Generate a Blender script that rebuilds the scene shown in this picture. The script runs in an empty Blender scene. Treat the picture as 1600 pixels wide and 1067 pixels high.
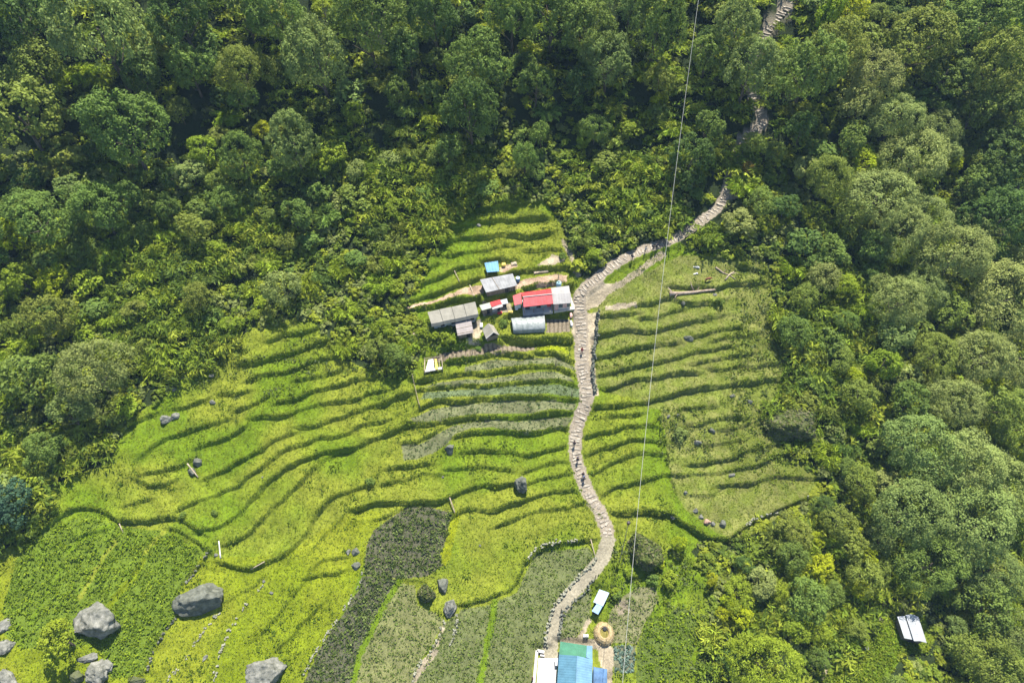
import bpy, math, random
import numpy as np
from mathutils import Vector, Matrix, noise as mnoise
R_ = math.radians
random.seed(7); rng = np.random.default_rng(11)
SC = bpy.context.scene; COL = SC.collection

# ------------------------------------------------------------------ camera, sky, sun, exposure
cam = bpy.data.objects.new('camera', bpy.data.cameras.new('camera')); COL.objects.link(cam)
CP = np.array([0.0, -82.3, 113.3]); PITCH = R_(54)
cam.location = CP; cam.rotation_euler = (math.pi/2 - PITCH, 0, 0)
cam.data.lens = 24.0; cam.data.sensor_width = 36.0; cam.data.clip_end = 3000; cam.data.clip_start = 1
SC.camera = cam
SUN_EL, SUN_AZ = 61, 14          # azimuth clockwise from +Y
W = bpy.data.worlds.new("World"); SC.world = W; W.use_nodes = True
nt = W.node_tree; bg = nt.nodes['Background']
sky = nt.nodes.new('ShaderNodeTexSky'); sky.sky_type = 'NISHITA'; sky.sun_disc = False
sky.sun_elevation = R_(SUN_EL); sky.sun_rotation = R_(SUN_AZ); sky.altitude = 2000
nt.links.new(sky.outputs[0], bg.inputs[0]); bg.inputs[1].default_value = 0.095
sl = bpy.data.lights.new('sun', 'SUN'); sl.energy = 4.6; sl.angle = R_(0.5); sl.color = (1.0, 0.955, 0.87)
so = bpy.data.objects.new('sun', sl); COL.objects.link(so)
sd = Vector((math.sin(R_(SUN_AZ))*math.cos(R_(SUN_EL)), math.cos(R_(SUN_AZ))*math.cos(R_(SUN_EL)), math.sin(R_(SUN_EL))))
so.rotation_euler = sd.to_track_quat('Z', 'Y').to_euler()
vs = SC.view_settings; vs.view_transform = 'Standard'; vs.look = 'None'; vs.gamma = 1; vs.exposure = 1.38
SC.cycles.max_bounces = 5; SC.cycles.diffuse_bounces = 2; SC.cycles.transmission_bounces = 3
SC.cycles.transparent_max_bounces = 4

# ------------------------------------------------------------------ picture <-> ground
FPX = 1600*24/36
FW = np.array([0, math.cos(PITCH), -math.sin(PITCH)]); UP = np.array([0, math.sin(PITCH), math.cos(PITCH)])
def ray(px, py):
    px = np.asarray(px, float); py = np.asarray(py, float)
    d = FW[None]*FPX + np.stack([px-800, np.zeros_like(px), np.zeros_like(px)], -1) + UP[None]*(533.5-py)[..., None]
    return d/np.linalg.norm(d, axis=-1, keepdims=True)
def proj(x, y, z):
    q = np.stack([x, y, z], -1) - CP
    f = q@FW; return 800+FPX*q[..., 0]/f, 533.5-FPX*(q@UP)/f
def vnoise(x, y, s=0):
    xi = np.floor(x).astype(np.int64); yi = np.floor(y).astype(np.int64); fx = x-xi; fy = y-yi
    fx = fx*fx*(3-2*fx); fy = fy*fy*(3-2*fy)
    def h(a, b):
        n = (a*374761393+b*668265263+s*1442695041) & 0x7fffffff
        n = ((n ^ (n >> 13))*1274126177) & 0x7fffffff
        return ((n ^ (n >> 16)) & 0xffff)/65535.0
    return (h(xi, yi)*(1-fx)+h(xi+1, yi)*fx)*(1-fy)+(h(xi, yi+1)*(1-fx)+h(xi+1, yi+1)*fx)*fy
def fbm(x, y, s=0, o=4):
    r = 0; a = .5
    for k in range(o): r = r+a*vnoise(x*2**k, y*2**k, s+k*17); a *= .5
    return r
ZY = np.array([-400, -60, -45, -25, 0, 25, 45, 70, 400.]); ZS = np.array([.05, .10, .20, .28, .33, .42, .60, .68, .70])
_yy = np.linspace(-400, 400, 3201); _ss = np.interp(_yy, ZY, ZS); _zz = np.cumsum(_ss)*(_yy[1]-_yy[0]); _zz -= np.interp(0, _yy, _zz)
def B(x, y):
    x = np.asarray(x, float); y = np.asarray(y, float)
    z = np.interp(y, _yy, _zz)
    a = np.clip(-(x+18), 0, None); z = z+.0016*np.minimum(a, 70)**2+.22*np.clip(a-70, 0, None)
    b = np.clip(x-60, 0, None); z = z-.0022*np.minimum(b, 60)**2-.26*np.clip(b-60, 0, None)*.6
    return z
def gradB(x, y):
    e = .5; return np.array([(B(x+e, y)-B(x-e, y))/(2*e), (B(x, y+e)-B(x, y-e))/(2*e)])
def hit(px, py, fn, off=0.0):
    d = ray(px, py); t0 = np.full(d.shape[:-1], 60.0); t1 = t0.copy(); done = np.zeros_like(t0, bool)
    for t in np.arange(60, 600, 1.5):
        p = CP+d*t; below = p[..., 2] < fn(p[..., 0], p[..., 1])+off
        new = below & ~done; t1[new] = t; t0[new] = t-1.5; done |= below
    t1[~done] = 600; t0[~done] = 599
    for _ in range(14):
        tm = (t0+t1)/2; p = CP+d*tm[..., None]; below = p[..., 2] < fn(p[..., 0], p[..., 1])+off
        t1 = np.where(below, tm, t1); t0 = np.where(below, t0, tm)
    return CP+d*t1[..., None]
def P(px, py, z):
    d = ray(np.array([px]), np.array([py]))[0]; return Vector(CP+d*((z-CP[2])/d[2]))

# ------------------------------------------------------------------ traced lines (x, y in enlarged views; origin and scale first)
def unz(o, pts): return [(o[0]+x/o[2], o[1]+y/o[2]) for x, y in pts]
V1 = (600, 380, 4.444); V2 = (620, 780, 3.2); V3 = (0, 720, 3.075); V4 = (600, 560, 3.81); V5 = (880, 380, 3.557)
V6 = (900, 600, 3.81); V7 = (150, 500, 3.137); V8 = (440, 740, 3.264); V9 = (620, 290, 5.333)
LN = []       # (block, points, height, reach, leafiness)
def L(block, o, pts, h=1.0, w=2.1, leaf=1.0): LN.append((block, unz(o, pts), h, w, leaf))
b = 'above the houses'
L(b, V9, [(670,155),(800,160),(920,160),(1000,150)], .8, 2); L(b, V9, [(1080,140),(1180,125)], .8, 2)
L(b, V9, [(340,350),(480,330),(600,310),(740,285),(880,290),(1030,280),(1160,262),(1230,262)], 1.3, 2.3, 1.3)
L(b, V9, [(325,495),(420,470),(540,435),(680,415),(830,415),(960,410),(1080,420),(1200,405),(1290,375)], 1.3, 2.3, 1.2)
L(b, V9, [(415,590),(520,575),(640,545),(770,525),(880,500),(1000,488)], 1.1, 2.2)
L(b, V9, [(1080,535),(1200,520),(1330,515)], 1.0, 2)
L(b, V9, [(190,720),(250,690),(340,660)], .8, 2, 1.4)
L(b, V9, [(420,730),(510,695),(620,670),(740,645),(850,625),(980,610)], 1.2, 2.2, 1.1)
L(b, V9, [(200,830),(280,780),(380,760)], .9, 2, 1.3)
L(b, V1, [(180,412),(260,385),(340,350),(440,335),(540,285),(610,262),(660,250)], 1.3, 2, 1.2)
L(b, V1, [(900,215),(1000,190),(1100,180),(1200,165),(1300,185)], 1.7, 2, 1.5)
b = 'among the houses'
L(b, V1, [(180,462),(330,440),(480,400),(640,385),(760,365),(900,330),(1000,305),(1130,290),(1200,275)], 1.4, 1.8, 1.5)
L(b, V1, [(830,520),(930,482),(1100,478),(1290,475)], 1.6, 1.5, 1.3)
L(b, V1, [(400,735),(480,725),(560,712)], 1.2, 1.8, 1.4)
L(b, V1, [(620,700),(700,690),(800,672),(900,662),(1000,685),(1060,690),(1150,668),(1300,665)], 1.9, 2.0, 1.8)
L(b, V1, [(415,830),(540,812),(640,795),(760,775),(870,770),(960,780),(1040,792)], 1.2, 1.6, 1.3)
L(b, V1, [(1060,768),(1140,762),(1200,765),(1240,812),(1320,830)], 1.2, 1.6, 1.3)
b = 'in the crop terraces below the houses'
L(b, V1, [(220,962),(340,942),(440,925),(560,907),(700,895),(820,885),(940,868),(1060,865),(1160,855),(1230,880),(1300,915)], 1.3, 1.9, 1.3)
L(b, V4, [(200,185),(380,167),(560,157),(700,155),(820,150),(1010,140),(1130,168)], 1.1, 1.9, 1.1)
L(b, V4, [(220,300),(290,268),(420,248),(560,237),(700,232),(860,240),(990,236),(1100,250),(1170,262)], 1.3, 2, 1.3)
L(b, V4, [(150,385),(190,400),(260,402),(345,388),(430,365),(560,348),(680,347),(800,357),(880,352),(980,327),(1130,325)], 1.5, 2.2, 1.3)
L(b, V4, [(110,497),(180,503),(240,490),(300,455),(345,415)], .8, 1.6, 1.2)
L(b, V4, [(430,460),(520,437),(620,430),(740,440),(850,457),(930,442),(1000,432),(1080,420)], 1.3, 2.2, 1.3)
b = 'in the grass terraces left of the stair path'
L(b, V4, [(480,560),(600,555),(700,557),(790,572),(870,587),(950,562),(1080,530)], 1.1, 2.3)
L(b, V4, [(30,665),(100,645),(180,638),(260,630)], 1, 2, 1.0)
L(b, V4, [(380,662),(480,650),(590,645),(680,655),(750,664)], 1.1, 2.1)
L(b, V4, [(830,667),(920,650),(990,630),(1080,615)], 1, 2)
L(b, V4, [(0,747),(80,725),(200,700),(340,685)], .9, 2, .7)
L(b, V4, [(-160,890),(-80,868),(0,857),(110,855),(200,864),(320,860),(400,832),(470,792),(560,767),(680,757),(780,757)], 1.6, 2.5)
L(b, V4, [(862,750),(940,730),(1040,690),(1140,692)], 1.1, 2)
L(b, V4, [(430,932),(480,905),(560,887),(620,908),(700,892),(800,862),(900,827),(1000,802),(1100,797),(1180,790)], 1.3, 2.3)
L(b, V4, [(670,985),(760,960),(840,927),(940,905),(1050,912),(1110,880),(1190,845)], 1, 2)
L(b, V4, [(1190,845),(1240,910),(1285,955)], .7, 1.2, .8)
L(b, V4, [(-20,272),(60,250),(150,215)], 1, 2.1); L(b, V4, [(0,447),(70,430),(160,400)], .9, 2)
b = 'in the grass terraces right of the stair path'
L(b, V5, [(980,125),(1040,140),(1090,157),(1135,157)], 1.6, 2.2)
L(b, V5, [(600,257),(720,246),(850,240),(960,225),(1110,210)], 1.3, 2)
L(b, V5, [(400,355),(480,337),(590,310)], 1.1, 2); L(b, V5, [(640,330),(720,341),(810,335),(900,315)], 1, 2)
L(b, V5, [(430,415),(520,410),(600,395),(670,370)], .9, 2)
L(b, V5, [(210,405),(300,400),(400,385)], 1, 2)
L(b, V5, [(190,512),(280,495),(390,482),(480,490),(580,477),(680,447),(790,425)], 1.1, 2)
L(b, V5, [(800,405),(860,398),(900,395)], .7, 2)
L(b, V5, [(200,632),(300,605),(400,580),(500,567),(630,550)], 1.3, 2.1)
L(b, V5, [(730,520),(800,500),(880,480),(980,462)], 1, 2); L(b, V5, [(840,542),(940,520),(1070,500)], .8, 1.8, .8)
L(b, V5, [(210,740),(300,710),(420,677),(540,655),(680,627),(800,597),(880,580),(960,570)], 1.3, 2.2)
L(b, V5, [(720,670),(800,660),(900,642),(1040,612)], 1, 1.9)
L(b, V5, [(230,807),(340,780),(450,750),(550,735),(640,725),(750,718)], 1.2, 2)
L(b, V5, [(830,705),(920,697),(1060,688),(1180,677)], 1.2, 2)
L(b, V5, [(150,920),(260,915),(360,897),(480,882),(560,860),(650,830),(800,800),(900,787),(1020,775),(1120,765),(1220,765)], 1.5, 2.3)
L(b, V5, [(200,987),(300,967),(430,945)], 1, 2); L(b, V5, [(670,920),(760,907),(830,905)], .8, 2)
L(b, V6, [(60,317),(160,300),(250,275),(330,265),(470,260)], 1.2, 2.1)
L(b, V6, [(90,407),(190,380),(290,350),(390,330),(450,340),(510,352)], 1.2, 2.1)
L(b, V6, [(113,527),(200,475),(290,430),(390,410),(510,427)], 1.2, 2.2)
L(b, V6, [(180,657),(260,615),(340,587),(430,560),(540,550)], 1.2, 2.2)
L(b, V6, [(470,180),(500,280),(525,380),(540,480),(560,560),(590,665)], .5, 1.0, .9)
L(b, V6, [(690,243),(800,225),(900,202),(990,200)], 1, 1.9); L(b, V6, [(870,275),(960,257),(1040,235)], .7, 1.6, .9)
L(b, V6, [(740,362),(840,360),(920,342),(1000,322)], .6, 1.6, .9)
L(b, V6, [(680,492),(780,467),(900,440),(1000,417),(1090,385),(1190,352)], 1.1, 2)
L(b, V6, [(600,557),(720,542),(860,525),(960,500),(1090,490),(1170,440),(1260,415)], 1.1, 2, 1.2)
L(b, V6, [(860,612),(960,600),(1070,592),(1170,565),(1220,545),(1290,560),(1370,555),(1480,547)], 1.1, 2, 1.2)
L(b, V6, [(680,657),(780,672),(830,668),(855,640)], .5, 1.4, .6)
L(b, V6, [(225,760),(330,768),(430,765),(540,768),(600,795),(650,835),(720,875),(790,922),(900,942)], 1.7, 2.2, 1.8)
L(b, V6, [(900,942),(960,900),(1020,832),(1120,790),(1200,760),(1290,730),(1390,680)], 1.2, 1.6, .5)
b = 'in the grass terraces at the left'
L(b, V7, [(850,102),(920,87),(1010,70),(1110,45)], 1, 2, 1.2)
L(b, V7, [(700,212),(830,207),(930,172),(1020,147),(1130,115)], 1.3, 2, 1.9)
L(b, V7, [(740,300),(830,272),(930,262),(1000,242),(1080,202),(1160,185)], 1, 2, 1.9)
L(b, V7, [(480,292),(590,270)], .8, 1.8, 1.6); L(b, V7, [(620,370),(690,365),(745,345)], .8, 1.8, 2.0)
L(b, V7, [(980,300),(1080,287),(1200,250)], .8, 1.8, 1.6)
L(b, V7, [(700,442),(780,420),(850,385)], 1.0, 2, 2.0)
L(b, V7, [(890,412),(980,385),(1080,347),(1200,325),(1330,290)], 1, 2, 1.7)
L(b, V7, [(390,440),(460,417),(530,390)], .8, 2, 1.2); L(b, V7, [(165,510),(220,490),(270,470)], .8, 2, 1.4)
L(b, V7, [(240,660),(300,612),(370,572),(450,540),(560,517),(650,480)], 1.1, 2, 1.2)
L(b, V7, [(760,490),(850,480),(930,480),(1020,432),(1120,415),(1230,405),(1330,370),(1420,340)], 1, 2, 1.2)
L(b, V7, [(500,632),(560,607),(640,570),(720,530)], 1.1, 2.2)
L(b, V7, [(200,790),(250,815),(330,822),(380,800)], 1, 2, 1.6)
L(b, V7, [(250,750),(330,747),(400,720),(470,690)], .9, 2, 1.2)
L(b, V7, [(990,530),(1080,517),(1180,490),(1280,460),(1400,410),(1530,360)], 1.2, 2.1)
L(b, V7, [(540,777),(600,740),(700,700),(770,650),(860,610),(960,562)], 1.1, 2.2)
L(b, V7, [(410,932),(520,890),(620,850),(700,800),(770,740),(860,690),(930,640),(1030,600),(1130,582),(1220,570),(1300,520),(1420,490)], 1, 2)
L(b, V7, [(510,1035),(600,1017),(700,950),(790,860),(850,790),(930,735),(1030,690),(1120,650),(1230,635),(1320,607)], 1.2, 2.1)
L(b, V7, [(1340,590),(1440,550),(1540,510)], .9, 2)
L(b, V3, [(1090,400),(1150,370),(1220,330),(1290,250),(1370,172),(1430,120),(1500,60),(1545,0),(1600,-40),(1660,-60)], 1.0, 2.1)
L(b, V3, [(1060,482),(1130,502),(1210,532),(1280,502),(1370,452),(1420,402),(1476,350),(1520,270),(1560,210),(1620,170),(1690,140),(1750,125)], 1.4, 2.5)
L(b, V7, [(140,912),(220,880),(260,880)], .7, 1.6)
L(b, V3, [(220,320),(280,272),(350,232),(440,227),(520,262),(560,300),(640,295),(740,275),(820,270)], 1.3, 2, 1.6)
L(b, V3, [(830,272),(900,312),(960,337)], .9, 2); L(b, V3, [(800,335),(870,350),(930,390),(1000,435)], 1, 1.6, 1.0)
b = 'in the sloping meadow at the lower left'
L(b, V3, [(1060,722),(1110,670),(1190,625),(1265,572)], .6, 1.5, .6)
L(b, V3, [(1240,850),(1320,760),(1400,660),(1476,570),(1520,500),(1590,480),(1640,470)], .7, 1.6, .8)
L(b, V3, [(1340,900),(1400,840),(1476,762),(1540,690)], .9, 1.6, .8)
L(b, V3, [(690,1035),(730,910),(790,820),(850,742)], .7, 1.3, .8); L(b, V3, [(880,600),(930,530),(1000,440)], .6, 1.3, .6)
L(b, V3, [(540,672),(600,600),(680,490)], .7, 1.4, .7); L(b, V3, [(350,380),(430,350),(530,322)], .6, 1.5, .7)
L(b, V8, [(480,237),(560,212),(620,172)], .8, 1.5, .8); L(b, V8, [(160,392),(210,330),(280,260),(330,212)], .5, 1.4, .7)
L(b, V8, [(150,525),(240,527),(310,500)], .9, 1.5, .9); L(b, V8, [(610,550),(690,547)], .6, 1.2, .8)
b = 'around the crop fields at the bottom'
L(b, V2, [(320,522),(430,507),(540,472),(600,432),(630,372),(650,312),(700,252),(780,228),(880,222),(965,212)], 1.1, 1.6, 1.9)
L(b, V2, [(410,918),(440,780),(470,660),(490,520)], .25, .8, .6)
NLN = len(LN)

def resample(p, step):
    p = np.asarray(p, float); s = np.r_[0, np.cumsum(np.linalg.norm(np.diff(p, axis=0), axis=1))]
    n = max(2, int(s[-1]/step)+1); t = np.linspace(0, s[-1], n)
    return np.stack([np.interp(t, s, p[:, k]) for k in range(p.shape[1])], 1)
def smooth(p, it=2):
    p = np.array(p, float)
    for _ in range(it): p[1:-1] = (p[:-2]+2*p[1:-1]+p[2:])/4
    return p
LW = []
for (blk, pts, h, w, leaf) in LN:
    a = np.array(pts); g = hit(a[:, 0], a[:, 1], B); q = smooth(resample(g[:, :2], 1.0), 2)
    q = q + .35*np.stack([vnoise(q[:, 0]*.35, q[:, 1]*.35, 5)-.5, vnoise(q[:, 0]*.35, q[:, 1]*.35, 9)-.5], 1)*2
    q = q+.16*np.stack([vnoise(q[:, 0]*1.1, q[:, 1]*1.1, 25)-.5, vnoise(q[:, 0]*1.1, q[:, 1]*1.1, 29)-.5], 1)*2; LW.append(q)

PATH = [(860,1045),(861,1020),(863,988),(868,964),(878,943),(894,924),(913,905),(930,888),(944,870),(950,852),(951,836),(940,805),(925,782),(912,755),(905,735),
        (899,712),(897,690),(902,665),(907,648),(918,628),(915,600),(909,570),(908,540),(909,515),(907,490),(903,462),(908,452),(928,440),
        (948,422),(975,404),(1005,391),(1035,381),(1060,371),(1085,354),(1110,336),(1130,318),(1137,300),(1142,280),(1146,262),(1150,238),(1160,215),
        (1180,203),(1196,192),(1190,178),(1180,160),(1172,140),(1175,110),(1190,70),(1205,38),(1222,22),(1234,6),(1240,-20)]
PWID = {(846,1045): 1.5}
_pp = np.array(PATH, float); _pp = smooth(resample(_pp, 6), 3)
_pg = hit(_pp[:, 0], _pp[:, 1], B); PC = smooth(resample(_pg[:, :2], .8), 2); PZ = None
NI = int(np.argmin([(a-951)**2+(b_-836)**2 for a, b_ in zip(*proj(PC[:, 0], PC[:, 1], B(PC[:, 0], PC[:, 1])))]))   # stairs begin here
def phw(i):   # half width along the path
    px, py = PPX[i]
    if i < NI: return .9 if py > 900 else 1.0
    if py > 650: return .95
    if py > 455: return 1.1
    return .85 if py > 300 else 1.0
PPX = np.stack(proj(PC[:, 0], PC[:, 1], B(PC[:, 0], PC[:, 1])), 1)
HW = smooth(np.array([phw(i) for i in range(len(PC))])[:, None], 8)[:, 0]

# ------------------------------------------------------------------ terrain grid
def axis(lo, a, b_, hi, f, c):
    l = [a]; s = f
    while l[-1] > lo: s = min(c, s*1.12); l.append(l[-1]-s)
    r = [b_]; s = f
    while r[-1] < hi: s = min(c, s*1.12); r.append(r[-1]+s)
    return np.r_[l[::-1], np.arange(a+f, b_-f*.5, f), r]
GX = axis(-330, -104, 72, 330, .23, 3.5); GY = axis(-170, -70, 38, 330, .22, 3.5)
XX, YY = np.meshgrid(GX, GY)
BB = B(XX, YY); ZZ = BB+(fbm(XX*.12, YY*.12, 3)-.47)*1.6+(fbm(XX*.5, YY*.5, 8)-.47)*.35
def seg_field(poly, rad, ext=0):
    """per grid vertex near poly: index slices, signed perpendicular distance, overrun, nearest param"""
    x0, y0 = poly.min(0)-rad-ext; x1, y1 = poly.max(0)+rad+ext
    ix = slice(max(0, np.searchsorted(GX, x0)-1), np.searchsorted(GX, x1)+1); iy = slice(max(0, np.searchsorted(GY, y0)-1), np.searchsorted(GY, y1)+1)
    X = XX[iy, ix]; Y = YY[iy, ix]; best = np.full(X.shape, 1e9); sg = np.zeros(X.shape); ov = np.zeros(X.shape); par = np.zeros(X.shape)
    for k in range(len(poly)-1):
        a = poly[k]; d = poly[k+1]-a; Ls = np.hypot(*d)+1e-9; u = d/Ls
        rx = X-a[0]; ry = Y-a[1]; al = rx*u[0]+ry*u[1]; pe = -rx*u[1]+ry*u[0]
        ac = np.clip(al, 0, Ls); ds = np.hypot(al-ac, pe); m = ds < best
        best[m] = ds[m]; sg[m] = pe[m]; par[m] = (k+ac/Ls)[m]
        o = np.zeros_like(ds)
        if k == 0: o = np.where(al < 0, -al, o)
        if k == len(poly)-2: o = np.where(al > Ls, al-Ls, o)
        ov[m] = o[m]
    return (iy, ix), best, sg, ov, par
SGN = []
for (blk, pts, h, w, leaf), q in zip(LN, LW):
    m = q[len(q)//2]; d = q[-1]-q[0]; n = np.array([-d[1], d[0]]); s = 1 if n@gradB(*m) > 0 else -1; SGN.append(s)
    ix, ds, sg, ov, par = seg_field(q, w+1.2)
    sgn = np.sign(sg)*s; dd = np.where(ov > 0, np.abs(sg), ds)
    f = np.clip(1-dd/(w*1.45), 0, 1); f = f*f*(3-2*f)
    st = np.clip(dd/.10, 0, 1); h = h*(.75+.7*vnoise(par*.22, par*0, 3+len(SGN)))
    ZZ[ix] += sgn*st*f*h*.33*np.clip(1-ov/2.0, 0, 1)
def grid_at(G):
    def fn(x, y):
        x = np.clip(x, GX[0], GX[-1]-1e-6); y = np.clip(y, GY[0], GY[-1]-1e-6)
        i = np.clip(np.searchsorted(GX, x, side='right')-1, 0, len(GX)-2); j = np.clip(np.searchsorted(GY, y, side='right')-1, 0, len(GY)-2)
        fx = (x-GX[i])/(GX[i+1]-GX[i]); fy = (y-GY[j])/(GY[j+1]-GY[j])
        return (G[j, i]*(1-fx)+G[j, i+1]*fx)*(1-fy)+(G[j+1, i]*(1-fx)+G[j+1, i+1]*fx)*fy
    return fn
T = grid_at(ZZ)
# path bed
pz = smooth(T(PC[:, 0], PC[:, 1])[:, None], 12)[:, 0]
def apply_path(C, Z, hw, dn=.0):
    ix, ds, sg, ov, par = seg_field(C, 4.5)
    zt = np.interp(par, np.arange(len(C)), Z)-dn; hwv = np.interp(par, np.arange(len(C)), hw)
    k = np.clip((ds-hwv-.25)/.9, 0, 1); k = k*k*(3-2*k); k = np.where(ov > 0.1, 1, k)
    ZZ[ix] = ZZ[ix]*k+zt*(1-k)
    return ix, ds, hwv, ov
PATHF = apply_path(PC, pz, HW)
# level pads under buildings  (roof pixel centre, mean roof height, half sizes, yaw from roof corners)
def pad(corners, hs, grow=.9, blend=1.0, z=None):
    hs = [h*.76 for h in hs]
    cx = np.mean([c[0] for c in corners]); cy = np.mean([c[1] for c in corners])
    g = hit(np.array([cx]), np.array([cy]), T, np.mean(hs))[0]
    z0 = float(T(g[0], g[1])) if z is None else z
    w = np.array([P(c[0], c[1], z0+h)[:2] for c, h in zip(corners, hs)]); ctr = w.mean(0)
    w = ctr+(w-ctr)*(1+grow/np.mean(np.linalg.norm(w-ctr, axis=1)))
    d = np.full(XX.shape, -1e9)
    area = sum(w[i][0]*w[(i+1) % len(w)][1]-w[(i+1) % len(w)][0]*w[i][1] for i in range(len(w)))
    for i in range(len(w)):
        a, c = w[i], w[(i+1) % len(w)]; e = c-a; n = np.array([e[1], -e[0]])/np.hypot(*e)*np.sign(area)
        d = np.maximum(d, (XX-a[0])*n[0]+(YY-a[1])*n[1])
    k = np.clip(d/blend, 0, 1); k = k*k*(3-2*k); ZZ[:] = ZZ*k+z0*(1-k)
    return z0
BLD = {}
def regpad(key, corners, hs, **k): BLD[key] = pad(corners, hs, **k)
regpad('tarp', [(757,411),(778,408),(780,424),(761,425)], [1.7]*4, grow=.6)
regpad('grey', [(750,437),(801,427),(809,446),(759,457)], [2.3]*4)
regpad('long', [(668,487),(743,471),(748,493),(674,510)], [2.4]*4, grow=.6)
regpad('small', [(748,478),(784,467),(787,480),(752,487)], [2.2]*4, grow=.5)
regpad('red', [(803,463),(888,447),(893,474),(806,482)], [3.2]*4, grow=.6)
regpad('tunnel', [(798,496),(850,490),(852,517),(802,519)], [1.5]*4, grow=.4)
regpad('beds', [(853,497),(890,495),(892,519),(853,520)], [0]*4, grow=.2, z=BLD['tunnel']-.05)
regpad('white', [(711,503),(736,499),(740,520),(715,525)], [2.2]*4, grow=.5)
regpad('gable', [(753,514),(767,505),(780,523),(760,529)], [2.0]*4, grow=.3)
regpad('frame', [(664,562),(690,560),(691,577),(664,582)], [.8]*4, grow=.3)
regpad('blue', [(872,1003),(926,1008),(930,1100),(868,1100)], [3.4]*4, grow=.6)
regpad('patio', [(836,1014),(871,1014),(871,1110),(830,1110)], [0]*4, grow=.1, z=BLD['blue']-.02)
regpad('shed', [(936,920),(952,926),(934,959),(925,952)], [2.0]*4, grow=.3)
regpad('hay', [(934,975),(956,975),(956,1003),(934,1003)], [0]*4, grow=.2)
regpad('zinc', [(1402,962),(1435,962),(1448,1003),(1414,999)], [2.6]*4, grow=.6)
TH = T
def ground(px, py, off=0.0):
    g = hit(np.array([float(px)]), np.array([float(py)]), T, off)[0]; return Vector((g[0], g[1], float(T(g[0], g[1]))))

# ------------------------------------------------------------------ materials
def mat(name, base=(.5,.5,.5), rough=.8, spec=.3, metal=0):
    m = bpy.data.materials.new(name); m.use_nodes = True; n = m.node_tree; p = n.nodes['Principled BSDF']
    p.inputs['Base Color'].default_value = (*base, 1); p.inputs['Roughness'].default_value = rough
    p.inputs['Specular IOR Level'].default_value = spec; p.inputs['Metallic'].default_value = metal
    return m, n, p
def noisy(name, c1, c2, scale=2.0, rough=.8, spec=.3, bump=.0, metal=0, detail=6, stretch=None, bscale=None, c3=None):
    m, n, p = mat(name, c1, rough, spec, metal)
    tc = n.nodes.new('ShaderNodeTexCoord'); src = tc.outputs['Object']
    if stretch:
        mp = n.nodes.new('ShaderNodeMapping'); mp.inputs['Scale'].default_value = stretch; n.links.new(src, mp.inputs[0]); src = mp.outputs[0]
    t = n.nodes.new('ShaderNodeTexNoise'); t.inputs['Scale'].default_value = scale; t.inputs['Detail'].default_value = detail; t.inputs['Roughness'].default_value = .65
    n.links.new(src, t.inputs['Vector'])
    r = n.nodes.new('ShaderNodeValToRGB'); r.color_ramp.elements[0].position = .36; r.color_ramp.elements[1].position = .64
    r.color_ramp.elements[0].color = (*c1, 1); r.color_ramp.elements[1].color = (*c2, 1)
    if c3: e = r.color_ramp.elements.new(.8); e.color = (*c3, 1)
    n.links.new(t.outputs[0], r.inputs[0]); n.links.new(r.outputs[0], p.inputs['Base Color'])
    if bump:
        t2 = n.nodes.new('ShaderNodeTexNoise'); t2.inputs['Scale'].default_value = bscale or scale*3; t2.inputs['Detail'].default_value = 8
        n.links.new(src, t2.inputs['Vector']); bm = n.nodes.new('ShaderNodeBump'); bm.inputs['Strength'].default_value = 1; bm.inputs['Distance'].default_value = bump
        n.links.new(t2.outputs[0], bm.inputs['Height']); n.links.new(bm.outputs[0], p.inputs['Normal'])
    return m
def leafmat():
    m = bpy.data.materials.new('leaf'); m.use_nodes = True; n = m.node_tree; p = n.nodes['Principled BSDF']; out = n.nodes['Material Output']
    p.inputs['Roughness'].default_value = .62; p.inputs['Specular IOR Level'].default_value = .12
    oi = n.nodes.new('ShaderNodeObjectInfo'); at = n.nodes.new('ShaderNodeAttribute'); at.attribute_name = 'Col'
    mx = n.nodes.new('ShaderNodeMix'); mx.data_type = 'RGBA'; mx.blend_type = 'MULTIPLY'; mx.inputs[0].default_value = 1
    n.links.new(oi.outputs['Color'], mx.inputs[6]); n.links.new(at.outputs['Color'], mx.inputs[7])
    n.links.new(mx.outputs[2], p.inputs['Base Color'])
    tr = n.nodes.new('ShaderNodeBsdfTranslucent'); n.links.new(mx.outputs[2], tr.inputs[0])
    ms = n.nodes.new('ShaderNodeMixShader'); ms.inputs[0].default_value = .38
    n.links.new(p.outputs[0], ms.inputs[1]); n.links.new(tr.outputs[0], ms.inputs[2]); n.links.new(ms.outputs[0], out.inputs[0])
    return m
M_LEAF = leafmat()
M_BARK = noisy('bark', (.06,.045,.03), (.14,.115,.085), 3, .9, bump=.05, stretch=(3,3,.6))
M_ROCK = noisy('weathered_rock', (.085,.088,.07), (.235,.23,.195), .9, .9, .2, bump=.25, bscale=1.5, detail=12, c3=(.40,.385,.33))
M_ROCKD = noisy('dark_rock', (.06,.065,.05), (.16,.165,.13), .8, .9, .2, bump=.16, bscale=1.6, detail=12, c3=(.33,.32,.28))
M_MOSSR = noisy('mossy_rock', (.07,.085,.025), (.12,.12,.075), .6, .95, .1, bump=.10, bscale=2.5, detail=10, c3=(.42,.40,.32))
M_STONE = noisy('path_stone', (.17,.148,.115), (.36,.315,.25), .9, .85, .3, bump=.02)
M_SOIL = noisy('soil', (.19,.15,.105), (.28,.235,.17), 1.2, .95, .1, bump=.04)
M_WOOD = noisy('old_wood', (.16,.12,.08), (.32,.26,.19), 2.5, .85, bump=.01, stretch=(1,1,.2))
M_DEADW = noisy('dead_wood', (.16,.11,.075), (.36,.29,.22), 1.5, .9, bump=.03)
M_PLANK = noisy('pale_plank', (.28,.22,.15), (.42,.35,.25), 2, .8)
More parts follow.
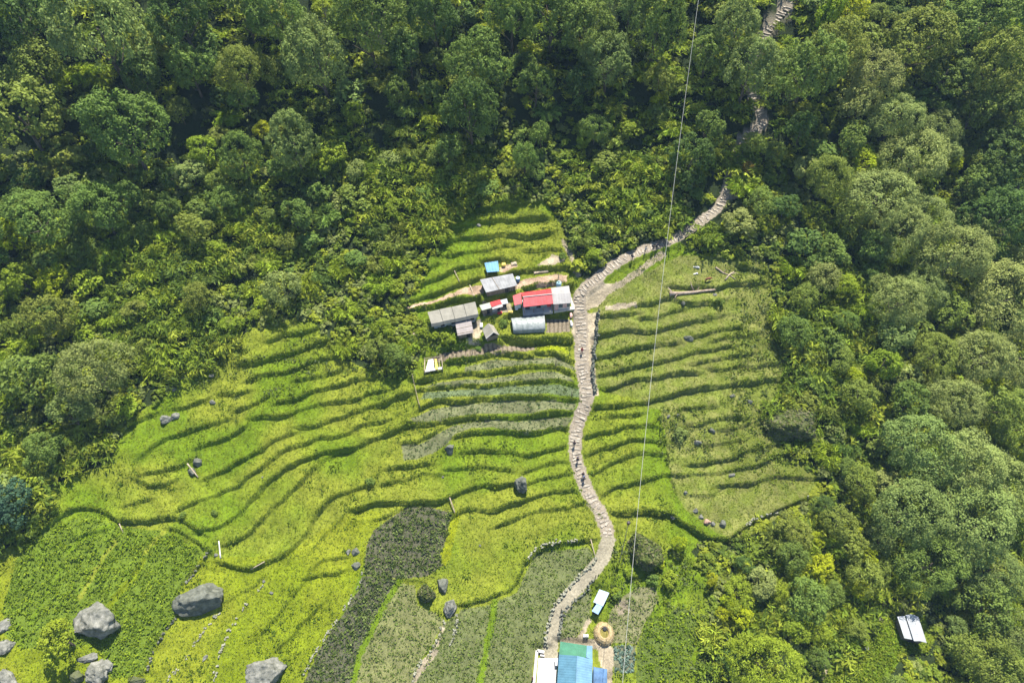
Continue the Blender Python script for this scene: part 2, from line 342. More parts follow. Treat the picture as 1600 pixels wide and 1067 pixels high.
def roofm(name, c, d=.82, rough=.72, spec=.15): return noisy(name, tuple(x*d*.88 for x in c), c, .7, rough, spec, detail=9, bump=.01)
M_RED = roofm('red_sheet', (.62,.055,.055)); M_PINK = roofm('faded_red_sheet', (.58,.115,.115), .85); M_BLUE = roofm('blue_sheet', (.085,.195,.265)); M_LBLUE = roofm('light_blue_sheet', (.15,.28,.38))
M_GREEN = roofm('green_sheet', (.065,.20,.12)); M_ZINC = roofm('zinc_sheet', (.40,.415,.42), .8); M_GREY = roofm('grey_sheet', (.31,.31,.305), .75); M_BEIGE = roofm('beige_sheet', (.26,.245,.20), .82, .8)
M_RUST = noisy('rusty_sheet', (.25,.27,.20), (.38,.40,.33), 1.2, .7); M_WHITE = noisy('white_paint', (.34,.32,.30), (.44,.42,.39), .8, .7)
M_TARP = roofm('blue_tarp', (.15,.33,.52), .8, .6); M_TARPD = roofm('worn_blue_tarp', (.10,.19,.33), .6, .7)
M_PLAST = noisy('plastic_film', (.17,.19,.175), (.28,.30,.285), 1.6, .45, .5, bump=.04, bscale=3)
M_PINKR = roofm('pale_pink_sheet', (.29,.255,.24), .88, .8); M_DARK = mat('dark_opening', (.02,.02,.022), .8)[0]
M_BRWALL = noisy('plank_wall', (.13,.10,.07), (.24,.19,.13), 2, .9, stretch=(2,2,.3)); M_GRWALL = noisy('teal_wall', (.16,.26,.25), (.24,.34,.32), 1, .8)
M_GLASS = mat('window_glass', (.05,.08,.10), .15, .6)[0]; M_PINKW = noisy('pink_wall', (.45,.25,.22), (.6,.42,.38), 1.2, .8)
M_STRAW = noisy('straw', (.28,.19,.08), (.42,.33,.18), 3, .9, bump=.05, bscale=8); M_HAY = noisy('olive_hay', (.14,.12,.03), (.22,.18,.04), 3, .95, bump=.05)
M_CONC = noisy('concrete', (.33,.31,.28), (.50,.48,.43), .7, .85); M_CABLE = mat('cable_steel', (.30,.30,.26), .5)[0]
M_YEL = noisy('yellow_sacking', (.55,.42,.08), (.65,.5,.15), 2, .9)
M_SHEET = noisy('white_cloth', (.48,.47,.45), (.60,.59,.57), 2, .8)

def groundmat():
    m = bpy.data.materials.new('hillside'); m.use_nodes = True; n = m.node_tree; p = n.nodes['Principled BSDF']
    p.inputs['Roughness'].default_value = .92; p.inputs['Specular IOR Level'].default_value = .12
    at = n.nodes.new('ShaderNodeAttribute'); at.attribute_name = 'Col'
    tc = n.nodes.new('ShaderNodeTexCoord')
    def nz(s, det, ro=.6):
        t = n.nodes.new('ShaderNodeTexNoise'); t.inputs['Scale'].default_value = s; t.inputs['Detail'].default_value = det; t.inputs['Roughness'].default_value = ro
        n.links.new(tc.outputs['Object'], t.inputs['Vector']); return t
    a = nz(.35, 5); c = nz(2.6, 6, .7)
    r1 = n.nodes.new('ShaderNodeMapRange'); r1.inputs[1].default_value = .3; r1.inputs[2].default_value = .7; r1.inputs[3].default_value = .78; r1.inputs[4].default_value = 1.18; n.links.new(a.outputs[0], r1.inputs[0])
    r2 = n.nodes.new('ShaderNodeMapRange'); r2.inputs[1].default_value = .3; r2.inputs[2].default_value = .7; r2.inputs[3].default_value = .62; r2.inputs[4].default_value = 1.32; n.links.new(c.outputs[0], r2.inputs[0])
    mm = n.nodes.new('ShaderNodeMath'); mm.operation = 'MULTIPLY'; n.links.new(r1.outputs[0], mm.inputs[0]); n.links.new(r2.outputs[0], mm.inputs[1])
    vm = n.nodes.new('ShaderNodeVectorMath'); vm.operation = 'SCALE'; n.links.new(at.outputs['Color'], vm.inputs[0]); n.links.new(mm.outputs[0], vm.inputs['Scale'])
    n.links.new(vm.outputs[0], p.inputs['Base Color'])
    bm = n.nodes.new('ShaderNodeBump'); bm.inputs['Strength'].default_value = .8; bm.inputs['Distance'].default_value = .22
    n.links.new(c.outputs[0], bm.inputs['Height']); n.links.new(bm.outputs[0], p.inputs['Normal'])
    return m

# ------------------------------------------------------------------ mesh helpers
def quads_mesh(name, V, F=None, col=None, mtl=None, smooth_=False, nper=4):
    V = np.ascontiguousarray(V, dtype=np.float32).reshape(-1, 3); me = bpy.data.meshes.new(name)
    if F is None: F = np.arange(len(V)).reshape(-1, nper)
    F = np.ascontiguousarray(F, dtype=np.int32); k = F.shape[1]
    me.vertices.add(len(V)); me.vertices.foreach_set('co', V.ravel()); me.loops.add(F.size); me.loops.foreach_set('vertex_index', F.ravel())
    me.polygons.add(len(F)); me.polygons.foreach_set('loop_start', np.arange(0, F.size, k, dtype=np.int32))
    me.update(calc_edges=True); me.validate()
    if smooth_: me.polygons.foreach_set('use_smooth', np.ones(len(F), bool))
    if col is not None:
        ca = me.color_attributes.new('Col', 'FLOAT_COLOR', 'POINT'); c = np.ones((len(V), 4), np.float32); c[:, :3] = col; ca.data.foreach_set('color', c.ravel())
    if mtl: me.materials.append(mtl)
    return me
def link(name, me, parent=None, loc=None, label=None, cat=None, group=None, kind=None):
    o = bpy.data.objects.new(name, me); COL.objects.link(o)
    if parent: o.parent = parent
    if loc is not None: o.location = loc
    tag(o, label, cat, group, kind); return o
def tag(o, label=None, cat=None, group=None, kind=None):
    for k, v in (('label', label), ('category', cat), ('group', group), ('kind', kind)):
        if v: o[k] = v
class MB:
    """collects shapes into one mesh"""
    def __init__(s): s.v = []; s.f = []
    def add(s, vs, fs): n = len(s.v); s.v += [tuple(a) for a in vs]; s.f += [tuple(i+n for i in f) for f in fs]; return s
    def hexa(s, b, t):   # two rings of equal length
        n = len(b); fs = [tuple(range(n-1, -1, -1)), tuple(range(n, 2*n))]+[(i, (i+1) % n, n+(i+1) % n, n+i) for i in range(n)]
        return s.add(list(b)+list(t), fs)
    def box(s, c, sx, sy, sz, rz=0, M=None):
        pts = [Vector((x*sx/2, y*sy/2, z*sz/2)) for z in (-1, 1) for x, y in ((-1,-1),(1,-1),(1,1),(-1,1))]
        Q = (M or Matrix.Rotation(rz, 3, 'Z')); pts = [Q@p+Vector(c) for p in pts]; return s.hexa(pts[:4], pts[4:])
    def tube(s, pts, rs, n=8, cap=True):
        pts = [Vector(p) for p in pts]; rings = []
        for i, p in enumerate(pts):
            d = (pts[min(i+1, len(pts)-1)]-pts[max(i-1, 0)]).normalized(); a = d.orthogonal().normalized(); c = d.cross(a)
            if i and (rings[-1][0]-pts[i-1]).length > 1e-6:
                a0 = (rings[-1][0]-pts[i-1]).normalized(); a = (a0-d*a0.dot(d)).normalized(); c = d.cross(a)
            rings.append([p+(a*math.cos(t)+c*math.sin(t))*rs[i] for t in (2*math.pi*k/n for k in range(n))])
        vs = [q for r in rings for q in r]; fs = [(i*n+k, i*n+(k+1) % n, (i+1)*n+(k+1) % n, (i+1)*n+k) for i in range(len(rings)-1) for k in range(n)]
        if cap: fs += [tuple(range(n-1, -1, -1)), tuple((len(rings)-1)*n+k for k in range(n))]
        return s.add(vs, fs)
    def build(s, name, m, parent=None, off=None, sm=False):
        me = bpy.data.meshes.new(name); o_ = off or Vector((0, 0, 0)); me.from_pydata([Vector(v)-o_ for v in s.v], [], s.f); me.materials.append(m)
        if sm: me.polygons.foreach_set('use_smooth', [True]*len(me.polygons))
        return link(name, me, parent)
def empty(name, loc, label, cat, group=None):
    o = bpy.data.objects.new(name, None); COL.objects.link(o); o.location = loc; o.empty_display_size = .3; tag(o, label, cat, group); return o

# ------------------------------------------------------------------ zones in the picture plane of the ground
def inpoly(px, py, poly):
    r = np.zeros(px.shape, bool); n = len(poly)
    for i in range(n):
        x0, y0 = poly[i]; x1, y1 = poly[(i+1) % n]
        if y0 == y1: continue
        c = (y0 > py) != (y1 > py); r ^= c & (px < (x1-x0)*(py-y0)/(y1-y0)+x0)
    return r
CLEAR = [(700,345),(735,322),(800,312),(850,312),(868,335),(885,370),(898,395),(903,432),(925,440),(960,408),(1010,385),(1060,375),(1075,390),(1100,400),
         (1190,402),(1212,440),(1205,500),(1228,545),(1235,605),(1200,635),(1196,655),(1225,700),(1290,745),(1278,778),(1215,812),(1145,850),(1100,845),(1080,860),(1105,900),
         (1110,960),(1105,1010),(1095,1200),(-300,1200),(-300,860),(0,862),(40,835),(90,800),(60,770),(110,745),(165,725),(185,690),(205,650),(260,615),(280,595),(330,572),
         (355,545),(400,510),(480,492),(515,530),(540,565),(600,590),(640,588),(655,560),(660,515),(640,470),(660,440),(675,400),(690,370)]
HUTCL = [(1275,1090),(1295,1035),(1340,995),(1375,968),(1388,935),(1402,950),(1440,955),(1458,1000),(1450,1020),(1410,1022),(1395,1045),(1375,1090)]
F_DK1 = unz(V8, [(640,165),(760,165),(875,200),(850,290),(825,460),(740,520),(600,537),(420,512),(430,380),(470,290),(560,220)])
F_DK2 = unz(V8, [(412,520),(600,540),(480,730),(430,860),(380,950),(360,1100),(100,1100),(190,900),(260,790),(340,680),(400,580)])
F_MID = unz(V8, [(610,560),(680,570),(690,670),(800,720),(830,745),(760,880),(700,960),(660,1100),(370,1100),(390,950),(440,870),(490,730),(600,565)])
F_CORN = unz(V2, [(320,545),(470,525),(600,465),(645,370),(680,290),(720,260),(960,240),(985,300),(870,430),(780,540),(740,640),(735,750),(690,760),(665,960),(75,960),(240,612),(300,575)])
F_LEFT = unz(V3, [(230,315),(430,258),(540,305),(800,335),(980,440),(870,610),(860,730),(760,860),(685,1030),(540,1040),(480,900),(430,880),(350,900),(100,900),(20,830),(20,680),(90,450)])
F_R1 = unz(V2, [(835,560),(975,445),(965,590),(890,690),(815,700)])
F_R2 = unz(V2, [(1070,560),(1110,500),(1200,440),(1290,440),(1310,500),(1240,620),(1200,720),(1080,710),(1050,640)])
F_R3 = unz(V2, [(1260,600),(1350,570),(1430,540),(1530,620),(1490,750),(1430,890),(1200,940),(1200,740)])
F_CAB = unz(V2, [(1085,730),(1195,730),(1190,860),(1090,860)])
F_T1 = unz(V4, [(195,180),(380,130),(700,105),(1000,75),(1105,110),(1130,150),(1010,130),(700,145),(380,158)])
F_T2 = unz(V4, [(215,240),(240,195),(420,178),(700,165),(1010,152),(1165,185),(1165,240),(990,220),(700,215),(420,225),(290,250)])
F_T3 = unz(V4, [(155,370),(290,300),(420,265),(700,245),(990,250),(1150,270),(1130,310),(980,312),(880,335),(680,330),(560,330),(430,350),(340,378),(190,390)])
F_T4 = unz(V4, [(105,510),(230,505),(350,420),(430,385),(560,362),(680,360),(800,372),(980,345),(1125,345),(1090,410),(930,430),(850,445),(740,428),(620,412),(520,415),(430,445),(370,510),(290,570),(200,605),(120,610)])
F_T0 = unz(V1, [(560,850),(760,800),(960,805),(1080,790),(1200,785),(1320,860),(1320,890),(1230,860),(1060,845),(820,865),(560,890)])
F_BED = unz(V1, [(300,805),(400,752),(600,725),(850,705),(1040,700),(1055,748),(880,760),(700,775),(410,815),(330,820)])
F_BED2 = unz(V1, [(1128,512),(1290,508),(1297,622),(1128,628)])
F_YBED = unz(V1, [(1060,708),(1200,695),(1260,720),(1285,775),(1220,745),(1060,745)])
DIRT = [unz(V1, [(150,445),(300,395),(420,375),(480,340),(560,290),(690,290),(700,365),(620,375),(560,360),(480,385),(330,420),(190,462)]),
        unz(V1, [(890,262),(1000,240),(1200,205),(1275,210),(1270,265),(1200,280),(1000,300),(900,325)]), unz(V1, [(1060,150),(1160,70),(1260,90),(1250,130),(1130,150)]),
        unz(V1, [(800,150),(900,120),(940,150),(860,190),(800,190)]), unz(V1, [(600,550),(680,540),(660,700),(570,700)]), unz(V1, [(660,440),(880,395),(890,470),(700,520)]),
        unz(V5, [(90,250),(180,210),(290,230),(340,215),(260,280),(200,345),(120,365),(90,350)]), unz(V5, [(110,365),(200,385),(185,500),(165,600),(175,700),(195,850),(150,860),(120,600),(60,550),(50,500),(60,380)]),
        unz(V5, [(230,350),(400,335),(410,360),(280,380),(230,372)]), unz(V2, [(815,700),(900,690),(960,590),(980,600),(930,690),(1060,700),(1090,760),(1080,918),(1040,918),(1000,740),(815,715)]),
        unz(V2, [(1090,520),(1150,490),(1160,560),(1100,580)]), unz(V2, [(235,610),(250,610),(190,790),(90,918),(70,918),(120,810),(170,760)])]
TRACKS = [unz(V5, [(150,330),(240,272),(320,228),(400,170),(480,110),(560,62)]), [(1283,1060),(1300,1030),(1345,1002),(1370,980),(1384,955),(1387,930)], [(1140,310),(1165,298),(1180,292)],
          [(880,375),(895,405),(903,430)]]
OLIVE = [(925,470),(1060,400),(1200,400),(1230,560),(1200,650),(1290,745),(1215,812),(1145,850),(1075,800),(1050,760),(1030,640),(930,600)]
YELLOW = [(250,1100),(330,880),(420,880),(560,790),(600,800),(560,900),(470,1100)]
ZF = ZZ.ravel(); PXG, PYG = proj(XX, YY, BB)
jx = (fbm(XX*.5, YY*.5, 31)-.47)*9; jy = (fbm(XX*.5, YY*.5, 47)-.47)*9
px_, py_ = PXG+jx, PYG+jy
px2, py2 = PXG+jx*.25, PYG+jy*.25
inclear = inpoly(px_, py_, CLEAR)
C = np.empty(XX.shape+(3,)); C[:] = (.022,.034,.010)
fn1 = fbm(XX*.09, YY*.09, 71)[..., None]; fn2 = fbm(XX*.6, YY*.6, 77)[..., None]
k = np.clip((fn1-.35)/.25, 0, 1); k2 = np.clip((fn2-.38)/.2, 0, 1)
LUSH, DRY, OLV, YEL = map(np.array, ((.100,.155,.007), (.158,.180,.018), (.135,.162,.026), (.178,.200,.006)))
gr = LUSH*(1-k)+DRY*k; gr = gr*(1-.35*k2)+(gr*1.1+np.array((.03,.03,.0)))*.35*k2
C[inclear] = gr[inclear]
hc_ = inpoly(px_, py_, HUTCL); C[hc_] = (gr*.9)[hc_]
mo = inclear & inpoly(px_, py_, OLIVE); og = (OLV*(1-k2*.5)+np.array((.19,.18,.06))*k2*.5)*(1-.2*k); C[mo] = og[mo]
my = inclear & inpoly(px_, py_, YELLOW); C[my] = (gr*.45+YEL*.55)[my]
lowleft = inclear & (PYG > 870) & (PXG < 470); C[lowleft] = (gr*.5+YEL*.5)[lowleft]
def paint(poly, c, j=.3, amp=0.0):
    m = inpoly(PXG+jx*j, PYG+jy*j, poly); v = np.array(c)*(1+amp*(fn2-.47)*2); C[m] = v[m]
    return m
paint(F_DK1, (.085,.083,.05)); paint(F_DK2, (.08,.08,.048)); paint(F_MID, (.15,.155,.06)); paint(F_CORN, (.115,.13,.048)); paint(F_LEFT, (.10,.145,.014))
paint(F_R1, (.13,.14,.06)); paint(F_R2, (.17,.165,.08)); paint(F_R3, (.08,.11,.02)); paint(F_CAB, (.13,.13,.075))
for f in (F_T0, F_T1, F_T3, F_T4): paint(f, (.125,.132,.062), amp=.5)
paint(F_T2, (.10,.13,.06), amp=.4)
for f in (F_BED, F_BED2): paint(f, (.19,.155,.105), .1)
paint(F_YBED, (.20,.24,.005), .1)
for i, f in enumerate(DIRT): paint(f, ((.34,.24,.16) if i in (0, 1, 3) else (.30,.25,.17)), 1.0, .8)
STRIPS = [(unz(V2, [(490,515),(470,640),(445,760),(415,918)]), .55, LUSH), (unz(V3, [(690,480),(640,560),(580,640),(520,690)]), .45, LUSH*.5+YEL*.5), (unz(V3, [(540,310),(440,345),(370,385),(330,440)]), .4, LUSH), (unz(V3, [(560,380),(490,470),(440,560),(380,660)]), .35, DRY),
          (unz(V3, [(290,520),(240,620),(190,700),(140,780)]), .3, LUSH), (unz(V3, [(790,340),(740,390),(690,440)]), .4, DRY), (unz(V8, [(600,545),(500,700),(450,830),(400,900),(365,1067)]), .55, LUSH), (unz(V8, [(885,210),(870,290),(850,350),(830,440)]), .8, YEL)]
SMASK = []
for pts_, hw_, c_ in STRIPS:
    a = np.array(pts_, float); g = hit(a[:, 0], a[:, 1], T); q = smooth(resample(g[:, :2], 1), 2); ix, ds, sg, ov, par = seg_field(q, 2)
    m = (ds+(fbm(XX[ix]*1.3, YY[ix]*1.3, 14)-.47)*.9) < hw_; C[ix][m] = c_*1.05; SMASK.append((a, hw_/.13))
# furrows in the tilled beds
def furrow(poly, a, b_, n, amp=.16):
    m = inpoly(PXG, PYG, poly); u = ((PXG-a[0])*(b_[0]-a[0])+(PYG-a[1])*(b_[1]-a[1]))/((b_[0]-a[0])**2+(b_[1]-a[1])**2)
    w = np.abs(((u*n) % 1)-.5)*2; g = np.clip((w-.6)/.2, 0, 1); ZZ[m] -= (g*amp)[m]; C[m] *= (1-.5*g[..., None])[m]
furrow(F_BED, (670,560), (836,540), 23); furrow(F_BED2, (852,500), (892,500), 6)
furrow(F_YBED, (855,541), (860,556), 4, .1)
for tr in TRACKS:
    a = np.array(tr, float); g = hit(a[:, 0], a[:, 1], T); q = smooth(resample(g[:, :2], 1), 2)
    ix, ds, sg, ov, par = seg_field(q, 2); wv = .45 if tr is not TRACKS[0] else .7
    m = (ds+(fbm(XX[ix]*1.3, YY[ix]*1.3, 4)-.47)*.8) < wv; C[ix][m] = (.27,.225,.15)
ix, ds, hwv, ov = PATHF; m = (ds+(fbm(XX[ix]*1.3, YY[ix]*1.3, 6)-.47)*.7) < hwv+.35; cc = C[ix]; cc[m] = (.25,.21,.155)
m2 = m & (np.arange(len(GY))[ix[0]][:, None] >= 0) & (PYG[ix] > 838); cc[m2] = (.27,.24,.17)
nx, ny = len(GX), len(GY); idx = np.arange(nx*ny).reshape(ny, nx)
F = np.stack([idx[:-1, :-1], idx[:-1, 1:], idx[1:, 1:], idx[1:, :-1]], -1).reshape(-1, 4)
V = np.stack([XX, YY, ZZ], -1).reshape(-1, 3)
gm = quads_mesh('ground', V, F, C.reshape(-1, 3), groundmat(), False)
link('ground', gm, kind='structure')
T = grid_at(ZZ)

# ------------------------------------------------------------------ foliage builders (numpy)
def unit(v): return v/(np.linalg.norm(v, axis=-1, keepdims=True)+1e-9)
def leafquads(pos, nrm, size, r, aspect=1.0, axis_=None):
    n = len(pos); nrm = unit(nrm); a = r.normal(size=(n, 3)) if axis_ is None else axis_
    a = unit(a-nrm*(a*nrm).sum(-1, keepdims=True)); c = np.cross(nrm, a); s = (np.asarray(size).reshape(-1, 1) if np.ndim(size) else np.full((n, 1), size))*.5
    return np.stack([pos-a*s, pos+c*s*aspect*.55, pos+a*s, pos-c*s*aspect*.55], 1)      # pointed leaf shape (diamond)
def crown(seed, R, lobes=16, subs=22, per=10, leaf=.5, rs=.75, flat=.85, low=-.35, fuzz=0.0, nj=.35):
    r = np.random.default_rng(seed); out = []; cols = []
    ga = unit(r.normal(size=(lobes, 3))); ga[:, 2] = np.abs(ga[:, 2])*.95+low*r.random(lobes); ga = unit(ga)
    lc = ga*R*(.36+.42*r.random((lobes, 1))); lc[:, 2] *= flat; lr = R*(.19+.19*r.random(lobes)); lc[0] = (0, 0, R*.3); lr[0] = R*.5
    for i in range(lobes):
        d = unit(r.normal(size=(subs*2, 3))+np.array([0, 0, .25])+unit(lc[i])*.35); p = lc[i]+d*lr[i]*(.88+.2*r.random((len(d), 1)))
        keep = np.ones(len(p), bool)
        for j in range(lobes):
            if j != i: keep &= np.linalg.norm(p-lc[j], axis=1) > lr[j]*.86
        p = p[keep][:subs]; d = d[keep][:subs]
        if not len(p): continue
        m = len(p)*per; pp = np.repeat(p, per, 0); dd = np.repeat(d, per, 0)
        e = unit(r.normal(size=(m, 3))+dd*.7+np.array([0, 0, .4])); q = pp+e*rs*(.45+.6*r.random((m, 1)))+r.normal(size=(m, 3))*fuzz
        q[:, 2] -= .15*rs
        nn = e+r.normal(size=(m, 3))*nj+np.array([0, 0, .35])
        out.append(leafquads(q, nn, leaf*(.7+.6*r.random(m)), r, 1.25))
        cols.append(np.repeat(np.clip(r.normal(1, .12, (m, 1)), .7, 1.4)*(.88+.24*r.random())*np.repeat(.85+.3*r.random((len(p), 1)), per, 0), 4, 0).reshape(-1, 1)*np.ones((1, 3)))
    V = np.concatenate(out).reshape(-1, 3); Cc = np.concatenate(cols); Cc[:, 0] *= 1+.12*(r.random(len(Cc)).repeat(1)-.5)
    return V, Cc
def fronds(seed, R, culms=34, leaves=16, L_=.85, w=.16, spread=1.0, hgt=1.0):
    r = np.random.default_rng(seed); out = []; cols = []
    for i in range(culms):
        az = r.random()*6.283; el = .25+.9*r.random(); d = np.array([math.cos(az), math.sin(az), 0]); b0 = d*R*.15*r.random(); Ln = R*(.75+.5*r.random())
        t = np.linspace(.25, 1, leaves); out_ = Ln*spread*(t**1.6)*(.5+.5*r.random()); up = Ln*hgt*(np.sin(t*1.9))*(.55+.5*el)*.8
        base = b0+d*out_[:, None]; base[:, 2] = up; tan = np.gradient(base, axis=0); tan = unit(tan)
        side = unit(np.cross(tan, np.array([0, 0, 1.]))); sg = np.where(np.arange(leaves) % 2, 1, -1)[:, None]
        ax = unit(tan*.8+side*sg*.42+np.array([0, 0, -.25])+r.normal(size=(leaves, 3))*.15); nn = np.cross(ax, side)+np.array([0, 0, .8]); nn = nn+r.normal(size=nn.shape)*.25
        q = base+ax*L_*.4; sz = L_*(.7+.6*r.random(leaves)); out.append(leafquads(q, nn, sz, r, w/L_*3.2, ax))
        cols.append(np.full((leaves*4, 3), 1.0)*(.6+.8*r.random())*np.repeat(.85+.3*r.random((leaves, 1)), 4, 0))
    return np.concatenate(out).reshape(-1, 3), np.concatenate(cols)
def trunk_mesh(seed, H, r0, lean=(0, 0), limbs=5, spread=.5):
    rd = random.Random(seed); mb = MB(); n = 6; pts = [Vector((lean[0]*t*H+rd.uniform(-.05, .05)*H*t, lean[1]*t*H+rd.uniform(-.05, .05)*H*t, -.8+(H+.8)*t)) for t in (i/n for i in range(n+1))]
    mb.tube(pts, [r0*(1.25-.8*i/n) for i in range(n+1)], 8)
    for i in range(limbs):
        t = .42+.5*i/limbs; p = pts[int(t*n)]; az = i*2.4+rd.random(); Ls = H*spread*rd.uniform(.7, 1.1)
        q = [p, p+Vector((math.cos(az)*.45, math.sin(az)*.45, .35))*Ls, p+Vector((math.cos(az)*.95, math.sin(az)*.95, .75))*Ls]
        mb.tube(q, [r0*.5, r0*.3, r0*.1], 6)
    me = bpy.data.meshes.new('trunk'); me.from_pydata(mb.v, [], mb.f); me.materials.append(M_BARK); me.polygons.foreach_set('use_smooth', [True]*len(me.polygons)); return me
def crown_me(VC): return quads_mesh('crown', VC[0], None, VC[1], M_LEAF)
TP = {}   # kind -> list of (reference radius, crown mesh, trunk mesh, crown centre height)
TP['b'] = [(8, crown_me(crown(10+i, 8, 24, 26, 17, .44, .85)), trunk_mesh(i, 8, .38), 7.5) for i in range(6)]
TP['bs'] = [(4.2, crown_me(crown(30+i, 4.2, 13, 20, 12, .40, .62)), trunk_mesh(10+i, 4, .2), 4.0) for i in range(5)]
TP['f'] = [(8, crown_me(crown(50+i, 8, 30, 26, 18, .36, 1.0, .75, -.1, .12, .22)), trunk_mesh(20+i, 7, .34), 6.6) for i in range(5)]
TP['fs'] = [(4.2, crown_me(crown(70+i, 4.2, 14, 20, 14, .32, .68, .78, -.1, .1, .22)), trunk_mesh(30+i, 4, .18), 3.6) for i in range(4)]
TP['w'] = [(3.2, crown_me(fronds(90+i, 3.5, 75, 20, 1.25, .19)), None, 1.8) for i in range(5)]
TP['s'] = [(2.4, crown_me(crown(110+i, 2.3, 9, 14, 9, .42, .5, .8)), None, 1.5) for i in range(5)]
CLR = {'dark': ((.095,.155,.030), 'dark green'), 'mid': ((.155,.225,.040), 'green'), 'grey': ((.20,.26,.065), 'grey-green'), 'pale': ((.255,.30,.080), 'pale grey-green'),
       'yg': ((.23,.30,.022), 'yellow-green'), 'yel': ((.33,.38,.014), 'bright yellow'), 'oliv': ((.20,.245,.040), 'olive green'), 'yt': ((.24,.30,.02), 'pale yellow-green'), 'org': ((.20,.16,.03), 'orange-tinged'), 'blue': ((.07,.135,.07), 'blue-green')}
MARKS = [((0,0), 'the top left corner'), ((250,-10), 'the top edge near its left end'), ((500,-10), 'the top edge left of middle'), ((760,-10), 'the top edge at the middle'),
         ((1090,-5), 'the overhead cable\'s upper end'), ((1215,25), 'the uppermost visible stair path'), ((1400,-10), 'the top edge near its right end'), ((1600,0), 'the top right corner'),
         ((0,250), 'the left edge a quarter down'), ((0,500), 'the left edge halfway down'), ((0,760), 'the left edge above the crops'), ((1600,250), 'the right edge a quarter down'),
         ((1600,520), 'the right edge halfway down'), ((1600,800), 'the right edge three quarters down'), ((1600,1067), 'the bottom right corner'), ((1425,982), 'the zinc roofed hut'),
         ((1200,1067), 'the bottom edge right of the crops'), ((1235,670), 'the huge overgrown boulder'), ((1130,320), 'the stair path where forest begins'), ((1185,200), 'the shaded stair path bend'),
         ((850,465), 'the red roofed house'), ((767,417), 'the blue tarp shed'), ((700,490), 'the long beige shed'), ((1010,858), 'the large mossy boulder'), ((264,652), 'the split rock'),
         ((470,500), 'the top of the left terraces'), ((590,550), 'the left terraces\' upper right corner'), ((770,318), 'the topmost house terrace'), ((1210,430), 'the terraces\' top right corner'),
         ((1240,560), 'the middle right terrace ends'), ((1145,850), 'the right terraces\' lowest point'), ((400,330), 'the upper left brush slope'), ((600,330), 'the central left brush slope'),
         ((1000,250), 'the upper middle brush slope'), ((940,960), 'the pale blue shed'), ((143,968), 'the pale round-topped boulder'), ((1400,400), 'the right forest\'s middle'), ((1340,700), 'the forest beside the lowest terraces')]
DIRS = ['right of', 'below right of', 'below', 'below left of', 'left of', 'above left of', 'above', 'above right of']
ORD = ['', 'second ', 'third ', 'fourth ', 'fifth ', 'sixth ', 'seventh ', 'eighth ', 'ninth ', 'tenth ', 'eleventh ', 'twelfth ', 'thirteenth ', 'fourteenth ', 'fifteenth ', 'sixteenth ']
PLANTS = []    # (object, px, py, noun, colour word)
def plant(kind, px, py, rpx, col, seed=None, sq=1.0):
    ref = TP[kind]; i = (seed if seed is not None else random.randrange(99)) % len(ref); R0, cm, tm, hc = ref[i]
    s = rpx*.135/R0; g = ground(px, py, hc*s*.85); dist = (Vector(CP)-g).length; s = rpx*dist/FPX/R0; g = ground(px, py, hc*s*.95*sq)
    c0, cw = CLR[col]; j = random.uniform(.88, 1.12); c = (c0[0]*j*random.uniform(.93, 1.07), c0[1]*j, c0[2]*j, 1); sx_, sy_ = random.uniform(.84, 1.12), random.uniform(.84, 1.12)
    if tm:
        t = empty({'b': 'broadleaf_tree', 'bs': 'broadleaf_tree', 'f': 'feathery_tree', 'fs': 'feathery_tree'}[kind], g, None, 'tree')
        t.rotation_euler = (0, 0, random.random()*6.28); t.scale = (s*sx_, s*sy_, s*sq*random.uniform(.9, 1.15))
        cr = link('crown', cm, t, (0, 0, hc)); cr.color = c; link('trunk', tm, t)
        noun = ('large ' if rpx > 50 else 'small ' if rpx < 30 else '')+('%s tree')
        noun = noun % {'b': 'clumpy broadleaf', 'bs': 'broadleaf', 'f': 'fine-leaved', 'fs': 'fine-leaved'}[kind]
    else:
        t = link('bamboo_clump' if kind == 'w' else 'shrub', cm, None, g-Vector((0, 0, -.3*s if kind == 's' else .25)), None, 'bamboo' if kind == 'w' else 'shrub'); t.color = c
        if kind == 's': t.location.z += .9*s
        t.rotation_euler = (0, 0, random.random()*6.28); t.scale = (s, s, s*sq); noun = 'bamboo clump' if kind == 'w' else 'leafy shrub'
    PLANTS.append((t, px, py, noun, cw)); return t
